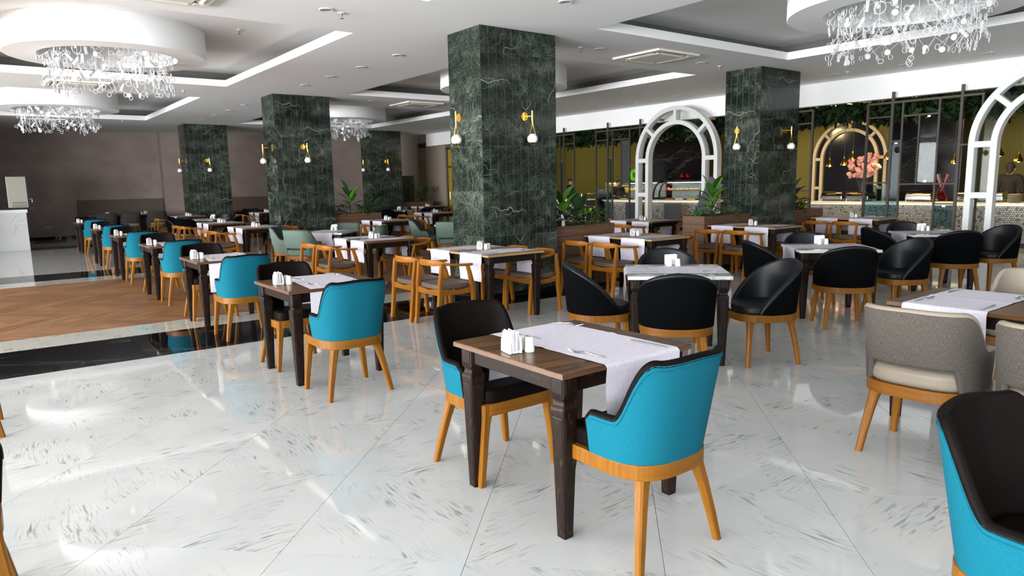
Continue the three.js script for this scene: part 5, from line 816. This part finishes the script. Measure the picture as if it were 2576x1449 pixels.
// ---------------------------------------------------------------- plant boxes and plants
function planter(x0, x1, z, label) {                    // front face at z, 0.46 deep, slatted timber
  const L = x1 - x0, D = 0.46, t = thing('plant_box', label, 'planter', [(x0 + x1) / 2, 0, z - D / 2], 0, 'timber plant boxes');
  part(t, 'liner', box(L - 0.04, 0.84, D - 0.04, 0, 0.43, 0), MBLACK); part(t, 'soil', box(L - 0.06, 0.02, D - 0.06, 0, 0.86, 0), MSOIL);
  for (let r = 0; r < 6; r++) { const y0 = 0.03 + r * 0.147, h = 0.143; for (const s of [-1, 1]) { part(t, 'plank', triUV(rbox(L, h, 0.022, 0.002, 0, y0 + h / 2, s * (D / 2 - 0.011), 1), 'x', rnd() * 4, rnd() * 3), MPLANTER); part(t, 'plank', triUV(rbox(0.022, h, D - 0.046, 0.002, s * (L / 2 - 0.011), y0 + h / 2, 0, 1), 'z', rnd() * 4, rnd() * 3), MPLANTER); } }
  part(t, 'plinth', box(L - 0.06, 0.03, D - 0.06, 0, 0.015, 0), MBLACK);
}
function leafGeo(L, W, bend, tip = 1, n = 7) {
  const pos = [], idx = []; for (let i = 0; i <= n; i++) { const t = i / n, w = W * Math.sin(PI * Math.min(1, 0.04 + t * 0.96)) ** 0.75 * (1 - 0.25 * t * tip), z = L * t * (1 - 0.15 * bend * t), y = -bend * L * t * t * 0.5 + 0.0; pos.push(-w, y + w * 0.25, z, 0, y, z, w, y + w * 0.25, z); }
  for (let i = 0; i < n; i++) for (let k = 0; k < 2; k++) { const a = i * 3 + k; idx.push(a, a + 3, a + 1, a + 1, a + 3, a + 4); }
  const g = new THREE.BufferGeometry(); g.setAttribute('position', new THREE.Float32BufferAttribute(pos, 3)); g.setIndex(idx); g.computeVertexNormals(); return g;
}
const LEAVES = { paddle: [leafGeo(0.36, 0.082, 0.3, 0.3), leafGeo(0.32, 0.076, 0.55, 0.3)], strap: [leafGeo(0.5, 0.03, 0.7, 1.6), leafGeo(0.42, 0.027, 1.0, 1.6)], small: [leafGeo(0.13, 0.03, 0.5, 1), leafGeo(0.1, 0.026, 0.8, 1)] };
function plant(kind, x, z, y, h, label, n, dark = false) {
  const t = thing(kind === 'paddle' ? 'rubber_plant' : kind === 'strap' ? 'strap_leaf_plant' : 'leafy_plant', label, 'plant', [x, y, z], 0, 'plants in the plant boxes'), L = LEAVES[kind], M = dark ? MLEAFDARK : MLEAF, stems = [];
  for (let i = 0; i < n; i++) {
    const a = i * 2.4 + rr(-0.3, 0.3), f = (i + 0.5) / n;
    if (kind === 'strap') { const m = part(t, 'leaf', L[i % 2], M[i % M.length]); m.rotation.set(-lerp(0.45, 1.25, f), a, 0, 'YXZ'); m.position.set(0, 0.0, 0); m.scale.setScalar(h * rr(0.85, 1.15)); continue; }
    if (kind === 'paddle') { const yy = h * (0.25 + 0.75 * f), r = 0.03 + 0.03 * (1 - f), m = part(t, 'leaf', L[i % 2], M[i % M.length]); m.position.set(Math.sin(a) * r, yy, Math.cos(a) * r); m.rotation.set(-lerp(0.15, 1.2, f) + rr(-0.2, 0.2), a, 0, 'YXZ'); m.scale.setScalar(rr(0.85, 1.15)); stems.push(rod([0, yy - 0.05, 0], [Math.sin(a) * r, yy, Math.cos(a) * r], 0.006)); continue; }
    const r = 0.16 * Math.sqrt(rnd()), yy = h * rnd(); const m = part(t, 'leaf', L[i % 2], M[i % M.length]); m.position.set(Math.sin(a) * r, yy, Math.cos(a) * r); m.rotation.set(rr(-0.9, 0.3), a, 0, 'YXZ'); m.scale.setScalar(rr(0.8, 1.3)); if (i % 3 === 0) stems.push(rod([Math.sin(a) * r * 0.4, -0.05, Math.cos(a) * r * 0.4], [Math.sin(a) * r, yy, Math.cos(a) * r], 0.004, 0.003, 5));
  }
  if (kind === 'paddle') stems.push(rod([0, -0.03, 0], [0, h, 0], 0.014, 0.008));
  if (stems.length) part(t, 'stem', merge(stems), STD({ color: lin(0.06, 0.05, 0.02), roughness: 0.8 }));
}
planter(6.45, 7.69, -7.5, 'timber plant box right of the largest column'); planter(9.86, 11.2, -7.5, 'timber plant box left of the column between the arches'); planter(12.48, 13.7, -7.5, 'timber plant box right of the column between the arches'); planter(6.45, 7.62, -15.05, 'timber plant box right of the second column'); planter(12.65, 14.0, -23.3, 'timber plant box far back beside the farthest column');
plant('paddle', 6.86, -7.75, 0.87, 0.42, 'rubber plant with broad leaves beside the largest column', 13); plant('paddle', 7.1, -7.7, 0.87, 0.3, 'lower rubber plant in the box beside the largest column', 11, true); plant('small', 7.25, -7.62, 0.87, 0.28, 'bushy bright plant at the front of the box beside the largest column', 60); plant('small', 6.85, -7.66, 0.87, 0.2, 'dark bushy plant at the foot of the rubber plant by the largest column', 55, true); plant('small', 7.52, -7.75, 0.87, 0.22, 'dark bushy plant at the right end of the box by the largest column', 45, true);
plant('strap', 10.0, -7.74, 0.87, 0.75, 'strap-leaved plant at the corner of the box left of the arch column', 13); plant('paddle', 10.4, -7.75, 0.87, 0.5, 'tall bright rubber plant left of the column between the arches', 14); plant('small', 10.75, -7.66, 0.87, 0.3, 'dark bushy plant right of the tall rubber plant', 60, true); plant('small', 10.2, -7.66, 0.87, 0.22, 'dark bushy plant between the strap plant and the tall rubber plant', 45, true);
plant('paddle', 12.95, -7.75, 0.87, 0.42, 'dark rubber plant right of the column between the arches', 12, true); plant('strap', 13.25, -7.72, 0.87, 0.7, 'dark strap-leaved plant under the cream arch', 11, true); plant('small', 13.0, -7.65, 0.87, 0.25, 'dark bushy plant in the box under the cream arch', 45, true);
plant('paddle', 6.95, -15.3, 0.87, 0.5, 'rubber plant with bright broad leaves right of the second column', 13); plant('small', 7.25, -15.22, 0.87, 0.26, 'bushy plant right of the rubber plant by the second column', 60, true); plant('small', 6.7, -15.25, 0.87, 0.26, 'dark bushy plant next to the second column', 55, true); plant('paddle', 7.5, -15.3, 0.87, 0.28, 'small rubber plant at the end of the box by the second column', 9, true);
plant('paddle', 13.65, -23.5, 0.87, 0.42, 'dark rubber plant far back by the black display stand', 12, true); plant('small', 13.5, -23.45, 0.87, 0.25, 'dark bushy plant far back below the red alarm', 45, true); plant('paddle', 13.2, -23.6, 0.87, 0.7, 'taller dark rubber plant beside the farthest column', 12, true);
{ // small white figurine among the leaves
  const t = thing('white_figurine', 'small white dolphin-shaped figurine among the leaves by the largest column', 'figurine', [6.72, 0.87, -7.58]); const p = [[0, 0, 0.02], [0.004, 0.05, 0.034], [0.0, 0.1, 0.026], [-0.012, 0.15, 0.03], [-0.02, 0.19, 0.022], [-0.04, 0.215, 0.008]]; part(t, 'body', loft(p.map(([x, y, r]) => Array.from({ length: 10 }, (_, i) => [x + r * Math.cos((-i / 10) * 6.283), y, 0.7 * r * Math.sin((-i / 10) * 6.283)])), 1), MCERAMIC); part(t, 'fin', rbox(0.05, 0.02, 0.012, 0.004, 0.03, 0.12, 0), MCERAMIC); part(t, 'base', cyl(0.035, 0.04, 0.015, 16, 0, 0.007, 0), MCERAMIC); }
// ---------------------------------------------------------------- left service counter with drinks machine
{
  const c = thing('service_counter', 'white veined marble counter at the left edge', 'counter', [0.25, 0, -23.05]); part(c, 'body', triUV(box(1.66, 1.0, 0.62, 0, 0.5, 0), 'x', 1.68, 0.2), MCALA); part(c, 'worktop', rbox(1.72, 0.085, 0.72, 0.006, 0, 1.0425, 0), MWHITEGLOSS);
  const m = thing('drinks_machine', 'brushed steel drinks machine on the white counter at left', 'machine', [0.94, 1.085, -23.1]); part(m, 'housing', rbox(0.46, 0.84, 0.5, 0.02, 0, 0.46, 0), MBRUSHED); part(m, 'side_panel', rbox(0.02, 0.78, 0.44, 0.006, 0.24, 0.46, 0), MGREY);
  for (let r = 0; r < 2; r++) for (let k = 0; k < 14; k++) part(m, 'vent_slot', box(0.009, 0.055, 0.006, -0.12 + k * 0.023, 0.1 + r * 0.075, 0.251), MBLACK);
  const badge = cyl(0.1, 0.1, 0.006, 32, 0, 0, 0); badge.rotateX(PI / 2); badge.scale(1, 0.62, 1); badge.translate(0.02, 0.72, 0.252); part(m, 'oval_badge', badge, MBRUSHED);
  part(m, 'tap', merge([rod([0.25, 0.27, 0.05], [0.33, 0.27, 0.05], 0.018), rod([0.32, 0.27, 0.05], [0.32, 0.18, 0.05], 0.014)]), MSTEEL); part(m, 'drip_tray', rbox(0.18, 0.02, 0.3, 0.004, 0.3, 0.03, 0), MGREY); for (const [x, z] of [[-0.18, -0.2], [0.18, -0.2], [-0.18, 0.2], [0.18, 0.2]]) part(m, 'foot', cyl(0.02, 0.025, 0.05, 12, x, 0.025, z), MBLACK);
  const s = thing('wall_socket', 'double cream wall socket low on the brown wall', 'socket', [1.82, 0.42, -27.06]); part(s, 'plate', rbox(0.17, 0.09, 0.016, 0.006, 0, 0, 0), STD({ color: lin(0.42, 0.38, 0.24), roughness: 0.5 })); for (const x of [-0.04, 0.04]) { const w = cyl(0.022, 0.022, 0.006, 18, 0, 0, 0); w.rotateX(PI / 2); w.translate(x, 0, 0.008); part(s, 'outlet', w, STD({ color: lin(0.2, 0.18, 0.12), roughness: 0.5 })); }
}
struct('baseboard_back', box(5.3 - X0, 0.1, 0.03, (5.3 + X0) / 2, 0.05, -27.05), MBLACKM);
// ---------------------------------------------------------------- people at the buffet
const bodyCache = new Map(), cached = (k, f) => { if (!bodyCache.has(k)) bodyCache.set(k, f()); return bodyCache.get(k).clone(); };
const smin = (a, b, k) => { const h = Math.max(0, k - Math.abs(a - b)) / k; return Math.min(a, b) - h * h * k * 0.25; };
function capsule(p, a, b, ra, rb) { const ab = [b[0] - a[0], b[1] - a[1], b[2] - a[2]], ap = [p[0] - a[0], p[1] - a[1], p[2] - a[2]], l = ab[0] ** 2 + ab[1] ** 2 + ab[2] ** 2, t = Math.min(1, Math.max(0, (ap[0] * ab[0] + ap[1] * ab[1] + ap[2] * ab[2]) / l)); return Math.hypot(ap[0] - ab[0] * t, ap[1] - ab[1] * t, ap[2] - ab[2] * t) - lerp(ra, rb, t); }
function sdfMesh(bones, lo, hi, res, k, extra) {
  const mc = new MarchingCubes(res, MBLACK, false, false, 200000), n = mc.size, h = n / 2, c = [0, 1, 2].map((i) => (lo[i] + hi[i]) / 2), s = Math.max(hi[0] - lo[0], hi[1] - lo[1], hi[2] - lo[2]) / 2;
  for (let z = 0; z < n; z++) for (let y = 0; y < n; y++) for (let x = 0; x < n; x++) { const p = [c[0] + ((x - h) / h) * s, c[1] + ((y - h) / h) * s, c[2] + ((z - h) / h) * s]; let d = 9; for (const b of bones) d = smin(d, capsule(p, ...b), k); if (extra) d = extra(p, d); mc.field[x + y * n + z * n * n] = -d; }
  mc.isolation = 0; mc.update(); const cnt = mc.count, P = mc.positionArray.slice(0, cnt * 3), N = mc.normalArray.slice(0, cnt * 3); for (let i = 0; i < cnt; i++) for (let k2 = 0; k2 < 3; k2++) P[i * 3 + k2] = P[i * 3 + k2] * s + c[k2];
  const g = new THREE.BufferGeometry(); g.setAttribute('position', new THREE.BufferAttribute(P, 3)); g.setAttribute('normal', new THREE.BufferAttribute(N, 3)); g.computeVertexNormals(); return g;
}
const SKIN = PHY({ color: lin(0.36, 0.2, 0.13), roughness: 0.55 }), HAIR = STD({ color: lin(0.012, 0.009, 0.008), roughness: 0.7 }), SHIRT = STD({ color: lin(0.009, 0.009, 0.01), roughness: 0.9 }), TROUSER = STD({ color: lin(0.012, 0.012, 0.015), roughness: 0.9 });
function person(x, z, turn, tall, cap, label) {           // faces +z
  const t = thing('person', label, 'person', [x, 0, z], turn), q = tall / 1.72;
  const arm = (s) => [[[s * 0.18, 1.42, 0], [s * 0.25, 1.14, 0.02], 0.056, 0.045], [[s * 0.25, 1.14, 0.02], [s * 0.16, 1.08, 0.26], 0.042, 0.03], [[s * 0.16, 1.08, 0.26], [s * 0.13, 1.075, 0.32], 0.028, 0.03], ...[-1, 0, 1, 2].map((k) => [[s * 0.13 + k * 0.018, 1.075, 0.33], [s * 0.12 + k * 0.02, 1.06, 0.39 - Math.abs(k - 0.5) * 0.01], 0.0105, 0.009]), [[s * 0.11, 1.07, 0.3], [s * 0.075, 1.06, 0.34], 0.012, 0.01]];
  const legs = (s) => [[[s * 0.095, 0.92, 0], [s * 0.1, 0.49, 0.015], 0.088, 0.058], [[s * 0.1, 0.49, 0.015], [s * 0.1, 0.09, -0.01], 0.054, 0.036], [[s * 0.1, 0.05, -0.02], [s * 0.11, 0.04, 0.13], 0.042, 0.034]];
  const head = [[[0, 1.575, 0.0], [0, 1.63, -0.012], 0.078, 0.088], [[0, 1.53, 0.035], [0, 1.52, 0.05], 0.048, 0.035], [[0, 1.46, -0.01], [0, 1.55, 0], 0.052, 0.055], [[0, 1.585, 0.085], [0, 1.562, 0.1], 0.012, 0.014], [[-0.08, 1.585, 0], [-0.086, 1.6, -0.005], 0.015, 0.02], [[0.08, 1.585, 0], [0.086, 1.6, -0.005], 0.015, 0.02]];
  const torso = [[[-0.12, 1.41, -0.005], [0.12, 1.41, -0.005], 0.082, 0.082], [[0, 1.36, 0.0], [0, 1.1, 0.01], 0.135, 0.118], [[0, 1.1, 0.01], [0, 0.95, 0], 0.125, 0.14], [[-0.07, 0.94, 0], [0.07, 0.94, 0], 0.12, 0.12]];
  const all = [...torso, ...head, ...arm(1), ...arm(-1), ...legs(1), ...legs(-1)], sc = (g) => { g.scale(q, q, q); return g; };
  const b = part(t, 'body', sc(cached('body', () => sdfMesh(all, [-0.9, -0.05, -0.9], [0.9, 1.78, 0.9], 72, 0.035))), SKIN);
  const grow = (L, d) => L.map(([a, c, r0, r1]) => [a, c, r0 + d, r1 + d]);
  part(b, 'shirt', sc(cached('shirt', () => sdfMesh([...grow(torso, 0.014), ...grow(arm(1).slice(0, 1), 0.016), ...grow(arm(-1).slice(0, 1), 0.016)], [-0.4, 0.82, -0.4], [0.4, 1.56, 0.4], 40, 0.04))), SHIRT);
  part(b, 'trousers', sc(cached('trousers', () => sdfMesh([...grow(torso.slice(3), 0.012), ...grow([...legs(1).slice(0, 2), ...legs(-1).slice(0, 2)], 0.014)], [-0.55, 0.03, -0.55], [0.55, 1.1, 0.55], 40, 0.04))), TROUSER);
  part(b, 'hair', sc(cached('hair', () => sdfMesh([[[0, 1.6, -0.012], [0, 1.645, -0.02], 0.083, 0.092], [[0, 1.55, -0.045], [0, 1.6, -0.03], 0.05, 0.07]], [-0.16, 1.45, -0.16], [0.16, 1.77, 0.16], 36, 0.02, (p, d) => Math.max(d, p[2] - 0.035 - (p[1] - 1.6) * 0.5)))), HAIR);
  for (const s of [-1, 1]) part(b, 'eye', sc(sph(0.011, 10, 8, s * 0.033, 1.602, 0.072)), HAIR); part(b, 'mouth', sc(rbox(0.04, 0.008, 0.01, 0.003, 0, 1.532, 0.083)), STD({ color: lin(0.2, 0.06, 0.05) }));
  if (cap) { part(b, 'cap', sc(cached('cap', () => sdfMesh([[[0, 1.66, -0.012], [0, 1.675, -0.015], 0.096, 0.088]], [-0.16, 1.5, -0.16], [0.16, 1.82, 0.16], 30, 0.02, (p, d) => Math.max(d, 1.645 - p[1])))), STD({ color: lin(0.03, 0.028, 0.026), roughness: 0.8 })); part(b, 'cap_peak', sc(rbox(0.13, 0.01, 0.08, 0.004, 0, 1.655, 0.11)), SHIRT); part(b, 'back_print', sc(box(0.16, 0.014, 0.004, 0, 1.405, -0.109)), STD({ color: lin(0.4, 0.4, 0.4), roughness: 0.8 })); }
}
person(18.35, -5.75, PI / 2, 1.74, true, 'person in black shirt and cap, back turned, behind the buffet at right'); person(18.3, -20.2, 0.4, 1.64, false, 'dark-haired person in black behind the screen beside the largest column'); person(18.35, -17.7, -0.3, 1.55, false, 'dark-haired person in black bending at the pastry counter');
renderer.render(scene, camera);
